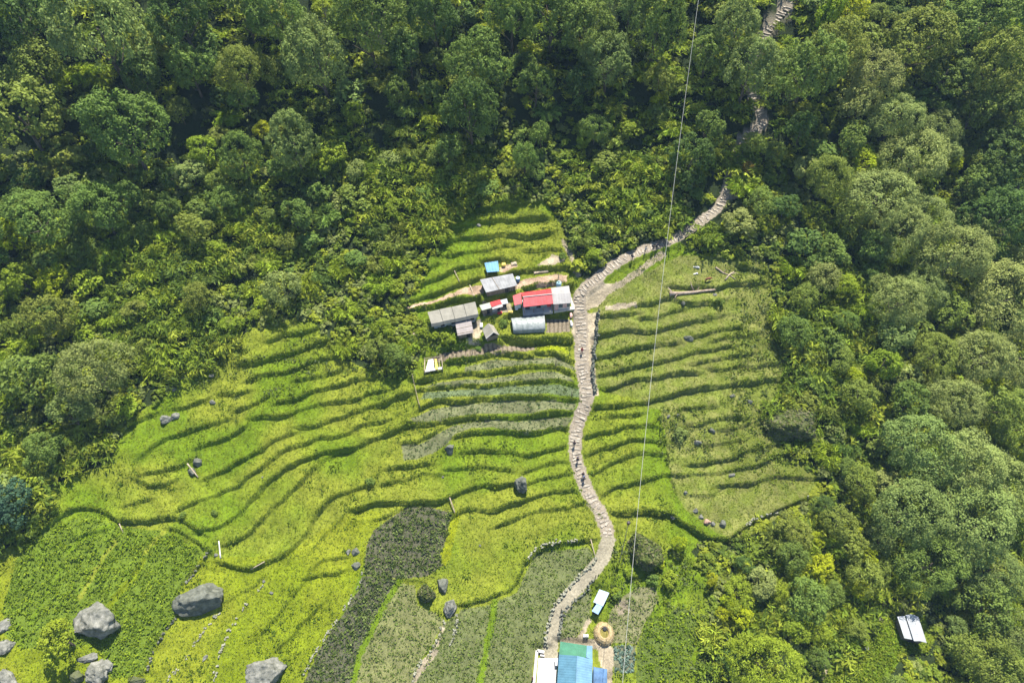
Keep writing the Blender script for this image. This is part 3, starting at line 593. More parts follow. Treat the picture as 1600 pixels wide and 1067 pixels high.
TREES = [('b',160,60,72,'grey'),('b',195,205,70,'mid'),('b',285,35,52,'dark'),('bs',385,25,40,'mid'),('f',385,115,48,'oliv'),('b',500,105,55,'grey'),('b',575,45,60,'mid'),('b',440,38,50,'mid'),
 ('bs',300,115,34,'mid'),('b',748,105,56,'mid'),('b',735,190,54,'dark'),('bs',838,135,34,'mid'),('b',800,35,45,'mid'),('b',862,25,52,'mid'),('b',915,45,52,'mid'),('b',950,95,48,'grey'),('b',1025,50,48,'mid'),
 ('b',985,12,40,'grey'),('b',462,235,46,'grey'),('b',378,248,46,'mid'),('b',160,335,50,'mid'),('b',62,350,52,'mid'),('bs',622,148,26,'mid'),('bs',845,215,22,'mid'),('b',1148,52,44,'grey'),('b',1168,118,48,'grey'),
 ('bs',1105,90,32,'mid'),('b',1262,112,56,'mid'),('b',1315,80,46,'oliv'),('f',1365,120,50,'pale'),('b',1432,70,54,'oliv'),('b',1540,45,56,'mid'),('b',1545,120,54,'oliv'),('b',1588,190,46,'mid'),('f',1470,205,36,'grey'),
 ('f',1395,190,44,'pale'),('fs',1335,165,36,'pale'),('b',1565,240,44,'dark'),('f',1425,255,54,'pale'),('f',1370,310,60,'pale'),('f',1440,345,52,'pale'),('f',1490,405,58,'pale'),('f',1405,370,46,'pale'),
 ('b',1565,345,54,'dark'),('b',1590,290,46,'dark'),('f',1290,285,44,'oliv'),('fs',1395,400,26,'yg'),('f',1400,475,52,'pale'),('f',1445,455,40,'pale'),('fs',1480,490,38,'oliv'),('f',1560,465,54,'pale'),('f',1530,560,54,'pale'),
 ('bs',1380,570,32,'yg'),('f',1460,555,40,'oliv'),('f',1592,560,46,'pale'),('f',1490,635,46,'pale'),('f',1585,660,48,'oliv'),('f',1430,705,56,'grey'),('f',1500,735,62,'pale'),('f',1420,800,66,'grey'),('f',1510,815,66,'grey'),
 ('f',1455,880,56,'mid'),('f',1570,760,54,'grey'),('f',1545,890,52,'grey'),('fs',1240,872,32,'mid'),('fs',1308,818,32,'oliv'),('fs',1342,755,32,'oliv'),('bs',1330,850,28,'oliv'),('fs',1345,900,32,'oliv'),
 ('f',1195,1040,62,'yg'),('f',1552,1052,60,'oliv'),('f',1592,1000,40,'grey'),('fs',1260,945,36,'mid'),('fs',1398,1075,22,'mid'),('f',150,588,60,'pale'),('bs',110,650,40,'grey'),('bs',40,445,30,'yg'),('fs',85,500,40,'oliv'),
 ('bs',30,180,50,'oliv'),('bs',45,600,44,'mid'),('bs',20,790,32,'blue'),('fs',445,455,36,'pale'),('fs',60,110,40,'oliv'),('bs',30,30,44,'dark'),('bs',225,130,30,'dark'),('b',680,40,46,'dark'),('bs',640,90,32,'dark'),
 ('fs',350,315,30,'mid'),('bs',265,330,26,'mid'),('bs',460,340,32,'mid'),('fs',310,470,30,'oliv'),('fs',70,700,34,'mid'),('bs',1080,250,36,'dark'),('bs',1082,285,24,'dark'),('bs',1108,205,30,'mid'),('bs',1252,205,28,'dark'),
 ('bs',1030,130,28,'oliv'),('bs',1325,225,34,'mid'),('b',1480,110,40,'mid'),('bs',1520,180,34,'oliv'),('bs',1520,290,30,'mid'),('fs',1330,340,36,'oliv'),('bs',1300,395,28,'mid'),('fs',1340,620,36,'oliv'),('bs',1420,630,36,'mid'),
 ('fs',1400,520,34,'grey'),('fs',1590,420,40,'pale'),('fs',1545,640,40,'oliv'),('bs',1300,30,32,'yg'),('fs',1535,952,38,'mid'),('fs',1590,1060,40,'mid'),('bs',588,545,26,'oliv'),('bs',618,560,24,'mid'),('bs',600,515,22,'yg'),
 ('bs',905,130,30,'dark'),('fs',820,250,30,'mid'),('fs',930,205,26,'mid'),('bs',700,240,26,'mid')]
YELS = [(150,180,0),(410,210,18),(1030,160,14),(820,75,14),(10,370,26),(1280,885,20),(1330,830,18),(1340,920,18),(1355,870,16),(1160,965,18),(1140,940,14),(1325,15,28),(1060,850,14),(1350,260,22),(1110,905,12),(1490,260,14),
        (150,270,0),(1335,590,16),(1590,700,22),(1545,600,16),(80,440,22),(1130,960,12),(1278,842,12),(690,105,10)]
for a in TREES:
    plant(a[0], a[1], a[2], a[3]*.86, a[4], sq=1.3 if a[2] < 270 and a[1] < 1320 else 1.0)
for x, y, r in YELS:
    if r: plant('bs', x, y, r, 'yel')
plant('bs', 1168, 264, 11, 'org')
thin = plant('fs', 1286, 437, 24, 'pale')
YT = plant('bs', 98, 1000, 30, 'yt')
# fill with individual shrubs and bamboo clumps
PATHPX = np.array(PATH, float)
def pathd(x, y): return np.min(np.hypot(PATHPX[:, 0]-x, PATHPX[:, 1]-y))
_rp = smooth(resample(PATHPX, 5), 1)
def pathd(x, y): return np.min(np.hypot(_rp[:, 0]-x, _rp[:, 1]-y))
vis_ = lambda y: y > 290 or 180 < y < 222 or y < 50
BRUSH = [(0,400),(200,420),(420,400),(640,290),(900,180),(1060,170),(1120,330),(1000,380),(900,420),(850,300),(700,310),(640,460),(650,590),(560,590),(480,480),(350,540),(230,640),(180,720),(0,840)]
HUT = (1420, 985)
placed = [(a[1], a[2], a[3]*.72) for a in TREES]
n_s = 0; tries = 0
while n_s < 330 and tries < 60000:
    tries += 1; x = random.uniform(-25, 1625); y = random.uniform(-25, 1090)
    if inpoly(np.array([x]), np.array([y]), CLEAR)[0]: continue
    if y < 235 and x < 1220 and random.random() < .55: continue
    r = random.uniform(11, 23) if inpoly(np.array([x]), np.array([y]), BRUSH)[0] else random.uniform(15, 27)
    if x > 1150 and y > 760: u_ = 1
    else: u_ = 0
    if pathd(x, y) < r+((14 if vis_(y) else -4) if y < 330 else 9) or abs(x-HUT[0]) < 36+r and abs(y-HUT[1]-8) < 40+r: continue
    if math.hypot(x-1232, y-664) < r+26: continue
    if inpoly(np.array([x, x-r*.6, x+r*.6, x]), np.array([y, y, y, y+r*.8]), HUTCL).any(): continue
    if inpoly(np.array([x+r*.8, x-r*.8, x, x]), np.array([y, y, y+r, y-r*.6]), CLEAR).any(): continue
    if any(math.hypot(x-a, y-b_) < (rr+r)*.62 for a, b_, rr in placed): continue
    placed.append((x, y, r)); n_s += 1
    br = inpoly(np.array([x]), np.array([y]), BRUSH)[0]; right = x > 1150; u = random.random()
    if u_ and u < .3: u = .6
    kind = ('w' if u < .68 else 's' if u < .93 else 'bs') if br else ('s' if u < .35 else 'fs' if u < .62 and right else 'bs' if u < .75 else 'w')
    col = random.choices(['mid', 'oliv', 'yg', 'dark', 'grey', 'pale'], [4, 5, 10 if (x < 450 and y > 350) else 7 if (br or (y > 800)) else 1.5, .3 if br else 2, 1, 3 if right and y < 800 else .6])[0]
    if kind == 'w': r = min(r, 17)
    if kind == 'w' and col in ('pale', 'grey', 'dark'): col = 'yg'
    plant(kind, x, y, r*(1.12 if kind == 'w' else 1), col, sq=.72 if br else .9)
# a few shrubs named on the terraces
for x, y, r, c in [(1063,678,11,'grey'),(578,752,7,'mid'),(1242,640,12,'oliv'),(725,515,8,'mid'),(698,530,12,'yg'),(680,525,9,'yg'),(787,505,8,'mid'),(660,520,10,'yg'),(1048,905,14,'yg'),(1020,905,9,'mid'),(985,895,9,'yg'),
                   (960,925,9,'yg'),(1030,882,10,'yel'),(880,400,7,'mid'),(895,385,8,'mid'),(965,930,8,'mid'),(285,805,5,'mid'),(335,800,5,'mid'),(1125,470,7,'mid'),(748,545,5,'mid'),(700,605,4,'mid')]:
    plant('s', x, y, r, c)
cnt = {}
for t, x, y, noun, cw in PLANTS:
    d, mk, nm = min((math.hypot(x-m[0][0], y-m[0][1]), i, m) for i, m in enumerate(MARKS))
    a = int(((math.degrees(math.atan2(y-nm[0][1], x-nm[0][0]))+22.5) % 360)//45); cnt.setdefault((noun, cw, mk, a), []).append((d, t))
for (noun, cw, mk, a), l in cnt.items():
    l.sort(key=lambda q: q[0])
    for i, (d, t) in enumerate(l):
        t['label'] = (cw+' '+noun+(', ' if not i else ', '+ORD[min(i, 15)]+'one ')+DIRS[a]+' '+MARKS[mk][1]).replace('  ', ' ')
        t['group'] = {'tree': 'trees on the forested slope', 'shrub': 'shrubs in the brush', 'bamboo': 'bamboo clumps in the brush'}[t['category']]

# undergrowth filling the rest of the slope (uncountable)
def scatter(n, mask, xr=(-125, 125), yr=(-70, 95), seed=1):
    r = np.random.default_rng(seed); x = r.uniform(*xr, n); y = r.uniform(*yr, n); z = T(x, y); px, py = proj(x, y, B(x, y)); m = mask(px, py); return x[m], y[m], z[m], px[m], py[m]
def vis(y): return y > 296 or 182 < y < 216 or y < 44
def nearpath(px, py, d):
    o = np.zeros(px.shape, bool)
    for a, b_ in _rp[::2]:
        e_ = d if vis(b_) else 5
        o |= (px-a)**2+(py-b_)**2 < e_*e_
    return o
def merge(pts, temps, smin, smax, pal, seed, flatten=1.0):
    r = np.random.default_rng(seed); out = []; cols = []
    for x, y, z in pts:
        V0, C0 = temps[r.integers(len(temps))]; s = r.uniform(smin, smax); a = r.random()*6.283; ca, sa = math.cos(a), math.sin(a)
        Rm = np.array([[ca, -sa, 0], [sa, ca, 0], [0, 0, flatten]]); v = V0@Rm.T*np.array([s, s, s*.72])+np.array([x, y, z-.05]); out.append(v)
        c = pal[r.integers(len(pal))]; cols.append(C0*np.array(c)*r.uniform(.8, 1.2))
    return np.concatenate(out), np.concatenate(cols)
mk = lambda px, py: ~inpoly(px, py, CLEAR) & ~inpoly(px, py, HUTCL) & ~nearpath(px, py, 15) & ~((abs(px-HUT[0]) < 34) & (abs(py-HUT[1]) < 34)) & (np.hypot(px-1232, py-664) > 30) & (px > -60) & (px < 1660) & (py > -60) & (py < 1130)
t_f = [fronds(200+i, 1.7, 15, 9, .75, .13) for i in range(4)]; t_s = [crown(210+i, 1.0, 5, 8, 6, .36, .3, .7) for i in range(5)]
x, y, z, px, py = scatter(21000, mk, seed=3); _k = (py > 240) | (px > 1250) | (np.random.default_rng(9).random(len(px)) < .33); x, y, z, px, py = x[_k], y[_k], z[_k], px[_k], py[_k]
sel = (fbm(x*.07, y*.07, 99) > .47)
v, c = merge(np.stack([x, y, z], 1)[sel], t_f, 1.0, 1.9, [(.16,.225,.022), (.21,.27,.024), (.11,.165,.02), (.26,.30,.03)], 5)
link('fern_undergrowth', quads_mesh('fern_undergrowth', v, None, c, M_LEAF), label='arching ferns and bamboo shoots carpeting the slope between the trees', cat='undergrowth', kind='stuff')
v, c = merge(np.stack([x, y, z], 1)[~sel], t_s, .9, 2.0, [(.15,.205,.02), (.20,.25,.024), (.10,.15,.018), (.20,.235,.06), (.26,.30,.022)], 6)
link('leafy_undergrowth', quads_mesh('leafy_undergrowth', v, None, c, M_LEAF), label='low leafy weeds and creepers covering the ground under the trees', cat='undergrowth', kind='stuff')
# low weeds over the grass
def tufts(name, n, mask, leaf, per, rad, hgt, pal, label, cat, seed, up=.8, xr=(-105, 75), yr=(-68, 40), jit=None, vary=.2):
    x, y, z, px, py = scatter(n, mask, xr, yr, seed); r = np.random.default_rng(seed+1); m = len(x)*per
    if not len(x): return
    rr = np.repeat(np.stack([x, y, z], 1), per, 0); s = np.repeat(r.uniform(.6, 1.35, len(x)), per)
    o = r.normal(size=(m, 3))*rad*s[:, None]*.5; o[:, 2] = np.abs(r.random(m))*hgt*s; q = rr+o
    nn = unit(r.normal(size=(m, 3))+np.array([0, 0, up])); V = leafquads(q, nn, leaf*r.uniform(.6, 1.4, m)*s, r, 1.1)
    pal = np.array(pal); c = pal[np.repeat(r.integers(len(pal), size=len(x)), per)]*r.uniform(1-vary, 1+vary, (m, 1)); c = np.repeat(c, 4, 0)
    link(name, quads_mesh(name, V.reshape(-1, 3), None, c, M_LEAF), label=label, cat=cat, kind='stuff')
allf = [F_DK1, F_DK2, F_MID, F_CORN, F_LEFT, F_R1, F_R2, F_R3, F_CAB, F_T0, F_T1, F_T2, F_T3, F_T4, F_BED, F_BED2, F_YBED]+DIRT
def notf(px, py):
    m = inpoly(px, py, CLEAR) & ~nearpath(px, py, 12) & ~((px > 826) & (py > 1010) & (px < 952))
    for f in allf: m &= ~inpoly(px, py, f)
    return m
tufts('grass_tufts', 130000, notf, .20, 3, .3, .13, [(.125,.18,.008), (.15,.19,.012), (.105,.155,.008), (.17,.195,.018), (.14,.175,.018)], 'short bright green grass and weeds over the terraces', 'grass', 21, 1.6)
wm = lambda px, py: notf(px, py) & (fbm(px*.02, py*.02, 55) > .52)
tufts('weeds', 16000, wm, .34, 7, .6, .3, [(.07,.12,.01), (.10,.15,.01), (.14,.19,.008)], 'darker leafy weeds in patches on the terraces', 'weeds', 23, .8)
def strips(px, py):
    o = np.zeros(px.shape, bool)
    for a, w_ in SMASK:
        for u, v_ in resample(a, 3): o |= (px-u)**2+(py-v_)**2 < (w_*.9)**2
    return o
sm = lambda px, py: notf(px, py) & (((px > 1168-60*fbm(py*.02, py*0, 3)) & (py < 720)) | ((px > 1030) & (px < 1110) & (py > 640) & (py < 720)) | ((px > 300) & (px < 600) & (py > 500) & (py < 625) & (fbm(px*.03, py*.05, 8) > .52)) | ((px > 640) & (px < 735) & (py < 570) & (py > 500)) | ((px > 955) & (py > 850)))
tufts('hut_meadow', 42000, lambda px, py: inpoly(px, py, HUTCL) & ~((px > 1398) & (px < 1450) & (py > 955) & (py < 1006)), .3, 6, .5, .3, [(.12,.18,.012), (.16,.22,.014), (.20,.24,.02)], 'bright low grass and weeds around the zinc roofed hut', 'grass', 27, 1.0, (30, 110), (-75, -15))
tufts('scrub', 26000, sm, .40, 9, .7, .55, [(.10,.15,.02), (.14,.19,.02), (.18,.22,.03), (.12,.15,.05)], 'rough knee-high scrub along the margins of the terraces', 'scrub', 25, .8)
inp = lambda *fs: (lambda px, py: np.any([inpoly(px, py, f) for f in fs], axis=0) & ~strips(px, py) & ~((px > 826) & (py > 1010) & (px < 952)))
tufts('dark_crop', 120000, inp(F_DK1, F_DK2), .34, 6, .30, .35, [(.09,.13,.025), (.13,.18,.035), (.06,.09,.025), (.18,.23,.06)], 'dark green crop plants in the two dark fields', 'crop', 31, .7)
tufts('maize_crop', 110000, inp(F_CORN, F_MID, F_R1, F_R2), .28, 4, .30, .3, [(.13,.19,.03), (.165,.22,.04), (.10,.15,.022), (.20,.235,.06)], 'dull green crop plants covering the fields beside the lower path', 'crop', 33, .7)
tufts('leafy_crop', 90000, inp(F_LEFT, F_R3), .34, 6, .42, .45, [(.15,.23,.012), (.19,.27,.014), (.12,.185,.012), (.23,.30,.016)], 'bright green bushy crop plants filling the lower left field', 'crop', 35, .8)
tufts('terrace_crop', 70000, inp(F_T0, F_T1, F_T2, F_T3, F_T4), .30, 3, .3, .2, [(.11,.155,.045), (.14,.175,.055), (.09,.13,.04), (.09,.135,.045)], 'sparse grey-green seedlings on the terraces below the houses', 'crop', 37, 1.0)
tufts('cabbage_crop', 170000, inp(F_CAB), .42, 6, .26, .2, [(.17,.25,.19), (.21,.29,.23), (.13,.20,.14)], 'pale blue-green cabbages in a small plot right of the blue house', 'crop', 41, .9)
tufts('yellow_crop', 20000, inp(F_YBED), .3, 4, .25, .12, [(.22,.26,.006), (.20,.24,.01)], 'bright yellow-green seedlings in a narrow bed by the path', 'crop', 39, 1.5)

# overgrown banks along every terrace edge, each one an object
bank_n = {}
order = sorted(range(NLN), key=lambda i: (LN[i][0], np.mean([p[1] for p in LN[i][1]])))
NUM = ['topmost', 'second', 'third', 'fourth', 'fifth', 'sixth', 'seventh', 'eighth', 'ninth', 'tenth', 'eleventh', 'twelfth', 'thirteenth', 'fourteenth', 'fifteenth', 'sixteenth', 'seventeenth', 'eighteenth', 'nineteenth', 'twentieth']
def nth(i): return NUM[i] if i < 20 else ['twenty-first', 'twenty-second', 'twenty-third', 'twenty-fourth', 'twenty-fifth', 'twenty-sixth', 'twenty-seventh', 'twenty-eighth', 'twenty-ninth', 'thirtieth', 'thirty-first', 'thirty-second', 'thirty-third', 'thirty-fourth', 'thirty-fifth', 'thirty-sixth', 'thirty-seventh'][i-20]
for i in order:
    blk, pts, h, w, leaf = LN[i]; leaf *= .62; q = LW[i]; kk = bank_n.get(blk, 0); bank_n[blk] = kk+1
    r = np.random.default_rng(500+i); s = np.r_[0, np.cumsum(np.linalg.norm(np.diff(q, axis=0), axis=1))]; n = int(s[-1]*50*min(leaf, 1.6)+8); t = r.uniform(-.3, s[-1]+.3, n)
    dn = fbm(t*.35, t*0+i*7, 12); fine = vnoise(t*1.5, t*0+i*3, 44); keep = r.random(n) < np.clip((dn-.25)*3.0+.15*leaf+(fine-.5)*.9, .12, 1); t = t[keep]; dn = dn[keep]; fine = fine[keep]; n = len(t)
    x = np.interp(t, s, q[:, 0]); y = np.interp(t, s, q[:, 1]); g = np.gradient(q, axis=0); gx = np.interp(t, s, g[:, 0]); gy = np.interp(t, s, g[:, 1]); u = unit(np.stack([gx, gy], 1)); nr = np.stack([-u[:, 1], u[:, 0]], 1)*SGN[i]
    a = r.normal(0, 1, n)*.11*(.5+.7*leaf)*(.5+1.1*fine)+.20+(vnoise(t*.9, t*0+i, 61)-.5)*.25; x = x+nr[:, 0]*a; y = y+nr[:, 1]*a
    z = T(x, y)+r.random(n)*(.04+.44*leaf*fine**1.3*np.clip(dn*2-.4, .2, 1.2))
    nn = unit(r.normal(size=(n, 3))*.7+np.stack([-nr[:, 0]*.6, -nr[:, 1]*.6, np.full(n, 1.0)], 1)); sz = (.18+.09*leaf)*r.uniform(.6, 1.4, n)
    V = leafquads(np.stack([x, y, z], 1), nn, sz, r, 1.2)
    pal = np.array([(.095,.14,.016), (.13,.18,.016), (.16,.21,.014), (.08,.115,.02), (.18,.23,.016)]); c = np.repeat(pal[r.integers(5, size=n)]*r.uniform(.8, 1.2, (n, 1)), 4, 0)
    org = Vector((float(q[len(q)//2][0]), float(q[len(q)//2][1]), float(T(*q[len(q)//2]))))
    V = V.reshape(-1, 3)-np.array(org)
    link('weedy_hedge', quads_mesh('weedy_hedge', V, None, c, M_LEAF), None, org, 'weedy terrace-edge hedge, %s counting down %s' % (nth(kk), blk), 'hedge', 'weedy hedges along the terrace edges')

# ------------------------------------------------------------------ stair path and walls
mb = MB(); rd = random.Random(5); mesh_cols = []
s = np.r_[0, np.cumsum(np.linalg.norm(np.diff(PC, axis=0), axis=1))]
t = s[NI]; dirs = np.gradient(PC, axis=0); n0 = None
while t < s[-1]:
    x = np.interp(t, s, PC[:, 0]); y = np.interp(t, s, PC[:, 1]); z = np.interp(t, s, pz); hw = np.interp(t, s, HW)
    d = np.array([np.interp(t, s, dirs[:, 0]), np.interp(t, s, dirs[:, 1])]); a = math.atan2(d[1], d[0])+rd.gauss(0, .16)+.25*mnoise.noise(Vector((t*.4, 3, 0)))
    ux, uy = math.cos(a), math.sin(a); vx, vy = -uy, ux; dep = rd.uniform(.34, .60); u = -hw*rd.uniform(.85, 1.08); end = hw*rd.uniform(.85, 1.08)
    while u < end-.2:
        wd = min(rd.uniform(.4, 1.2), end-u); c = (u+wd/2); o = rd.gauss(0, .08)
        if rd.random() < .07: u += wd; continue
        zz = z+.04+rd.uniform(-.05, .04)
        mb.box((x+vx*c+ux*o, y+vy*c+uy*o, zz-.07), dep*rd.uniform(.6, 1.15), wd-.03-(.2 if rd.random() < .1 else 0), .22, a, Matrix.Rotation(a+rd.gauss(0, .09), 3, 'Z')@Matrix.Rotation(rd.gauss(0, .05), 3, 'X')@Matrix.Rotation(rd.gauss(0, .05), 3, 'Y')); u += wd
    t += rd.uniform(.5, .95)
sp = mb.build('stone_stair_path', M_STONE); sp['kind'] = 'structure'
def wall(name, px, h, w, mtl, label, cat='wall', stones=True, rise=0, white=False, group=None):
    a = np.array(px, float); g = hit(a[:, 0], a[:, 1], T); q = smooth(resample(g[:, :2], .5), 1); mb = MB(); r = random.Random(len(px)*7+int(px[0][0]))
    for i in range(len(q)-1):
        m = (q[i]+q[i+1])/2; d = q[i+1]-q[i]; an = math.atan2(d[1], d[0]); z = float(T(m[0], m[1]))
        if stones:
            if group and h < .4 and r.random() < .3: continue
            for _k in range(2):
                mb.box((m[0]+r.gauss(0, .14), m[1]+r.gauss(0, .14), z+h*.5-.12+r.gauss(0, .05)), .42*r.uniform(.4, 1.1), w*r.uniform(.4, 1.1), h*r.uniform(.5, 1.2)+.2, an+r.gauss(0, .6), Matrix.Rotation(an+r.gauss(0, .6), 3, 'Z')@Matrix.Rotation(r.gauss(0, .3), 3, 'X')@Matrix.Rotation(r.gauss(0, .3), 3, 'Y'))
        else: mb.box((m[0], m[1], z+h/2-.1), np.hypot(*d)+.002, w, h+.2, an)
    o = Vector((float(q[0][0]), float(q[0][1]), float(T(*q[0])))); ob = mb.build(name, mtl, None, o); ob.location = o; tag(ob, label, cat, group); return ob
M_DRYS = noisy('dry_stone', (.13,.135,.085), (.30,.29,.22), 1.6, .9, bump=.03)
wall('stone_wall', unz(V2, [(738,742),(752,650),(775,570),(800,520),(860,440),(930,370),(990,310),(1000,290)]), .45, .4, M_DRYS, 'low pale stone wall along the left side of the lower dirt path', group='dry stone walls')
wall('stone_wall', unz(V2, [(810,700),(816,640),(822,575),(850,545),(930,475),(985,405)]), .4, .35, M_ROCKD, 'low dark stone wall along the right side of the lower dirt path', group='dry stone walls')
wall('stone_wall', unz(V2, [(655,300),(680,262),(720,232),(800,212),(905,206)]), .35, .3, M_DRYS, 'low stone wall curving over the hedge above the big crop field', group='dry stone walls')
wall('stone_wall', unz(V2, [(238,612),(215,670),(185,730),(175,765),(130,795),(100,840),(75,918)]), .35, .35, M_DRYS, 'pale stone wall running down from the rounded boulder to the bottom edge', group='dry stone walls')
wall('stone_wall', unz(V2, [(303,580),(298,640),(280,690),(268,735)]), .35, .3, M_DRYS, 'short stone wall in the crop field below the rounded boulder', group='dry stone walls')
wall('stone_wall', unz(V8, [(410,500),(405,550),(340,660),(260,775),(190,880),(110,1030)]), .25, .25, M_DRYS, 'thin stone edging along the left side of the dark crop strip', group='dry stone walls')
wall('stone_wall', unz(V3, [(1030,1060),(1050,960),(1080,870),(1110,805),(1160,720),(1210,650),(1270,600)]), .3, .3, M_DRYS, 'broken line of stones down the yellow meadow right of the big boulder', group='dry stone walls')
wall('stone_wall', unz(V3, [(800,1060),(870,985),(930,890),(1000,790),(1060,725)]), .2, .22, M_DRYS, 'faint line of small stones below the big grey meadow boulder', group='dry stone walls')
wall('stone_wall', unz(V6, [(1010,835),(1060,805),(1120,785),(1200,762)]), .3, .35, M_DRYS, 'pale stone edging at the lower rim of the right terraces', group='dry stone walls')
wall('stone_wall', unz(V6, [(1340,700),(1370,690),(1395,670)]), .3, .3, M_DRYS, 'short pale stone edging near the forest at the right terraces', group='dry stone walls')
wall('stone_wall', [(934,488),(932,505),(931,530),(928,552),(926,575),(927,600),(929,618)], .9, .4, M_ROCKD, 'dark dry stone wall right of the wide stair path', group='dry stone walls')
wall('stone_wall', unz(V3, [(705,1000),(730,920),(780,830),(850,745)]), .3, .3, M_ROCKD, 'dark stone edging along the lower right side of the leafy field', group='dry stone walls')
wall('stone_wall', unz(V3, [(885,605),(940,525),(1000,440)]), .3, .3, M_ROCKD, 'stone edging from leafy field corner down to the big boulder', group='dry stone walls')

# ------------------------------------------------------------------ boulders
import bmesh
def rock_mesh(seed, sx, sy, sz, mtl, rough=.16, cuts=7, sub=4):
    bm = bmesh.new(); bmesh.ops.create_icosphere(bm, subdivisions=sub, radius=1); rd = random.Random(seed); off = Vector((seed*7.1, seed*3.3, 0))
    pl = [(Vector((rd.gauss(0, 1), rd.gauss(0, 1), rd.gauss(.2, .7))).normalized(), rd.uniform(.52, .85)) for _ in range(cuts+5)]
    for v in bm.verts:
        p = v.co.copy(); p *= 1+rough*1.6*mnoise.fractal(p*1.1+off, 1.0, 2.0, 4)
        for n, d in pl:
            e = p.dot(n)-d
            if e > 0: p -= n*e*.96
        p += p.normalized()*(rough*.45*(mnoise.fractal(p*3.2+off, .8, 2.0, 5)-.8*abs(mnoise.noise(p*2.1+off)))); v.co = Vector((p.x*sx, p.y*sy, p.z*sz))
    me = bpy.data.meshes.new('boulder'); bm.to_mesh(me); bm.free(); me.materials.append(mtl)
    me.polygons.foreach_set('use_smooth', [sub > 3]*len(me.polygons)); return me
def boulder(px, py, wpx, hpx, rot, mtl, label, seed, zr=.7, sink=.35, group='boulders on the hillside', name='boulder', cat='boulder', sub=5, **k):
    g = ground(px, py, .3*hpx*.13*zr); sc = (Vector(CP)-g).length/FPX; sx = wpx*sc/2; sy = hpx*sc/2; sz = min(sx, sy)*zr*1.3
    me = rock_mesh(seed, sx, sy, sz, mtl, sub=sub, **k); o = link(name, me, None, g+Vector((0, 0, sz*(.5-sink))), label, cat, group); o.rotation_euler = (0, 0, R_(rot))
    if mtl is M_MOSSR and sub > 3:
        r = np.random.default_rng(seed); co = np.empty(len(me.vertices)*3, np.float32); me.vertices.foreach_get('co', co); co = co.reshape(-1, 3); no = np.array([v.normal[:] for v in me.vertices])
        m = (no[:, 2] > (.1 if wpx > 60 else .35)) & (fbm(co[:, 0]*.5+seed, co[:, 1]*.5, 5) > (.22 if wpx > 60 else .42)); co = co[m]; no = no[m]; i = r.integers(len(co), size=int(min(len(co)*2, wpx*wpx*(1.5 if wpx < 60 else .8)))); q = co[i]+r.normal(size=(len(i), 3))*.08+[0, 0, .08]
        pal = np.array([(.13,.165,.035), (.17,.19,.05), (.10,.14,.03), (.19,.18,.09)]); c = np.repeat(pal[r.integers(4, size=len(i))], 4, 0)
        link('foliage', quads_mesh('foliage', leafquads(q, no[i]+r.normal(size=(len(i), 3))*.5, (.34 if wpx < 60 else .6)*r.uniform(.6, 1.4, len(i)), r).reshape(-1, 3), None, c, M_LEAF), o)
    return o
boulder(313, 934, 74, 50, 22, M_ROCKD, 'big grey oval boulder between the leafy field and yellow meadow', 3, .8)
boulder(143, 966, 62, 56, -30, M_ROCK, 'pale round-topped boulder at the edge of the leafy field', 4, .75)
boulder(413, 1050, 74, 46, 18, M_ROCK, 'jagged grey boulder at the bottom edge in the yellow meadow', 5, .8, rough=.22)
boulder(666, 926, 34, 34, 10, M_MOSSR, 'boxy grass-topped boulder at the corner of the dark field', 6, 1.0, cuts=12)
boulder(691, 912, 22, 32, 5, M_ROCKD, 'square rubble boulder leaning on the boxy grass-topped one', 16, .7, cuts=12)
boulder(703, 947, 25, 30, 0, M_ROCK, 'pale rounded boulder at the top of the long stone wall', 7, .8)
boulder(1010, 858, 64, 58, -25, M_MOSSR, 'large mossy boulder right of the lower stair path', 8, .8)
boulder(1232, 664, 78, 62, -32, M_MOSSR, 'huge overgrown boulder at the right end of the terraces', 9, .6, sink=.2, rough=.26, cuts=3)
boulder(815, 752, 26, 32, 10, M_ROCKD, 'dark leaning rock splitting a terrace bank left of the path', 10, 1.0, cuts=10)
boulder(702, 700, 19, 18, 0, M_ROCKD, 'dark rock at the tip of the grey crop terrace', 11, .9)
boulder(257, 655, 20, 16, 40, M_ROCK, 'brownish half of the split rock in the left terraces', 12, .8); boulder(273, 650, 17, 12, 20, M_ROCK, 'grey half of the split rock in the left terraces', 13, .7)
boulder(308, 722, 16, 14, 0, M_ROCKD, 'round brown rock above the leaning plank', 14, 1.0); boulder(300, 736, 12, 14, 20, M_ROCKD, 'narrow dark rock under the leaning plank', 15, .8)
boulder(150, 1050, 34, 30, 20, M_ROCK, 'broken pale rock at the bottom edge below the yellow tree', 17, .7, rough=.25)
boulder(165, 1040, 18, 22, -20, M_ROCK, 'upright pale rock beside the broken rock at the bottom', 18, .8, rough=.25)
boulder(137, 1027, 30, 14, 18, M_ROCK, 'flat pale slab rock below the yellow tree', 19, .5); boulder(5, 1010, 26, 20, 30, M_ROCK, 'pale rock at the left edge near the bottom', 20, .6)
boulder(8, 1058, 36, 22, -25, M_ROCK, 'grey rock in the bottom left corner', 21, .6); boulder(4, 975, 14, 22, 0, M_ROCK, 'small pale rock at the left edge beside the leafy field', 22, .6)
boulder(212, 1062, 24, 14, 0, M_MOSSR, 'mossy rock at the bottom corner of the leafy field', 23, .6)
boulder(118, 1058, 22, 20, 0, M_MOSSR, 'mossy rock left of the broken rock at the bottom', 24, .6)
boulder(555, 861, 14, 14, 0, M_ROCKD, 'upper of two dark rocks left of the dark field', 25); boulder(556, 884, 15, 14, 0, M_ROCKD, 'lower of two dark rocks left of the dark field', 26); boulder(543, 862, 9, 9, 0, M_ROCK, 'small pale rock beside the dark rocks by the dark field', 27)
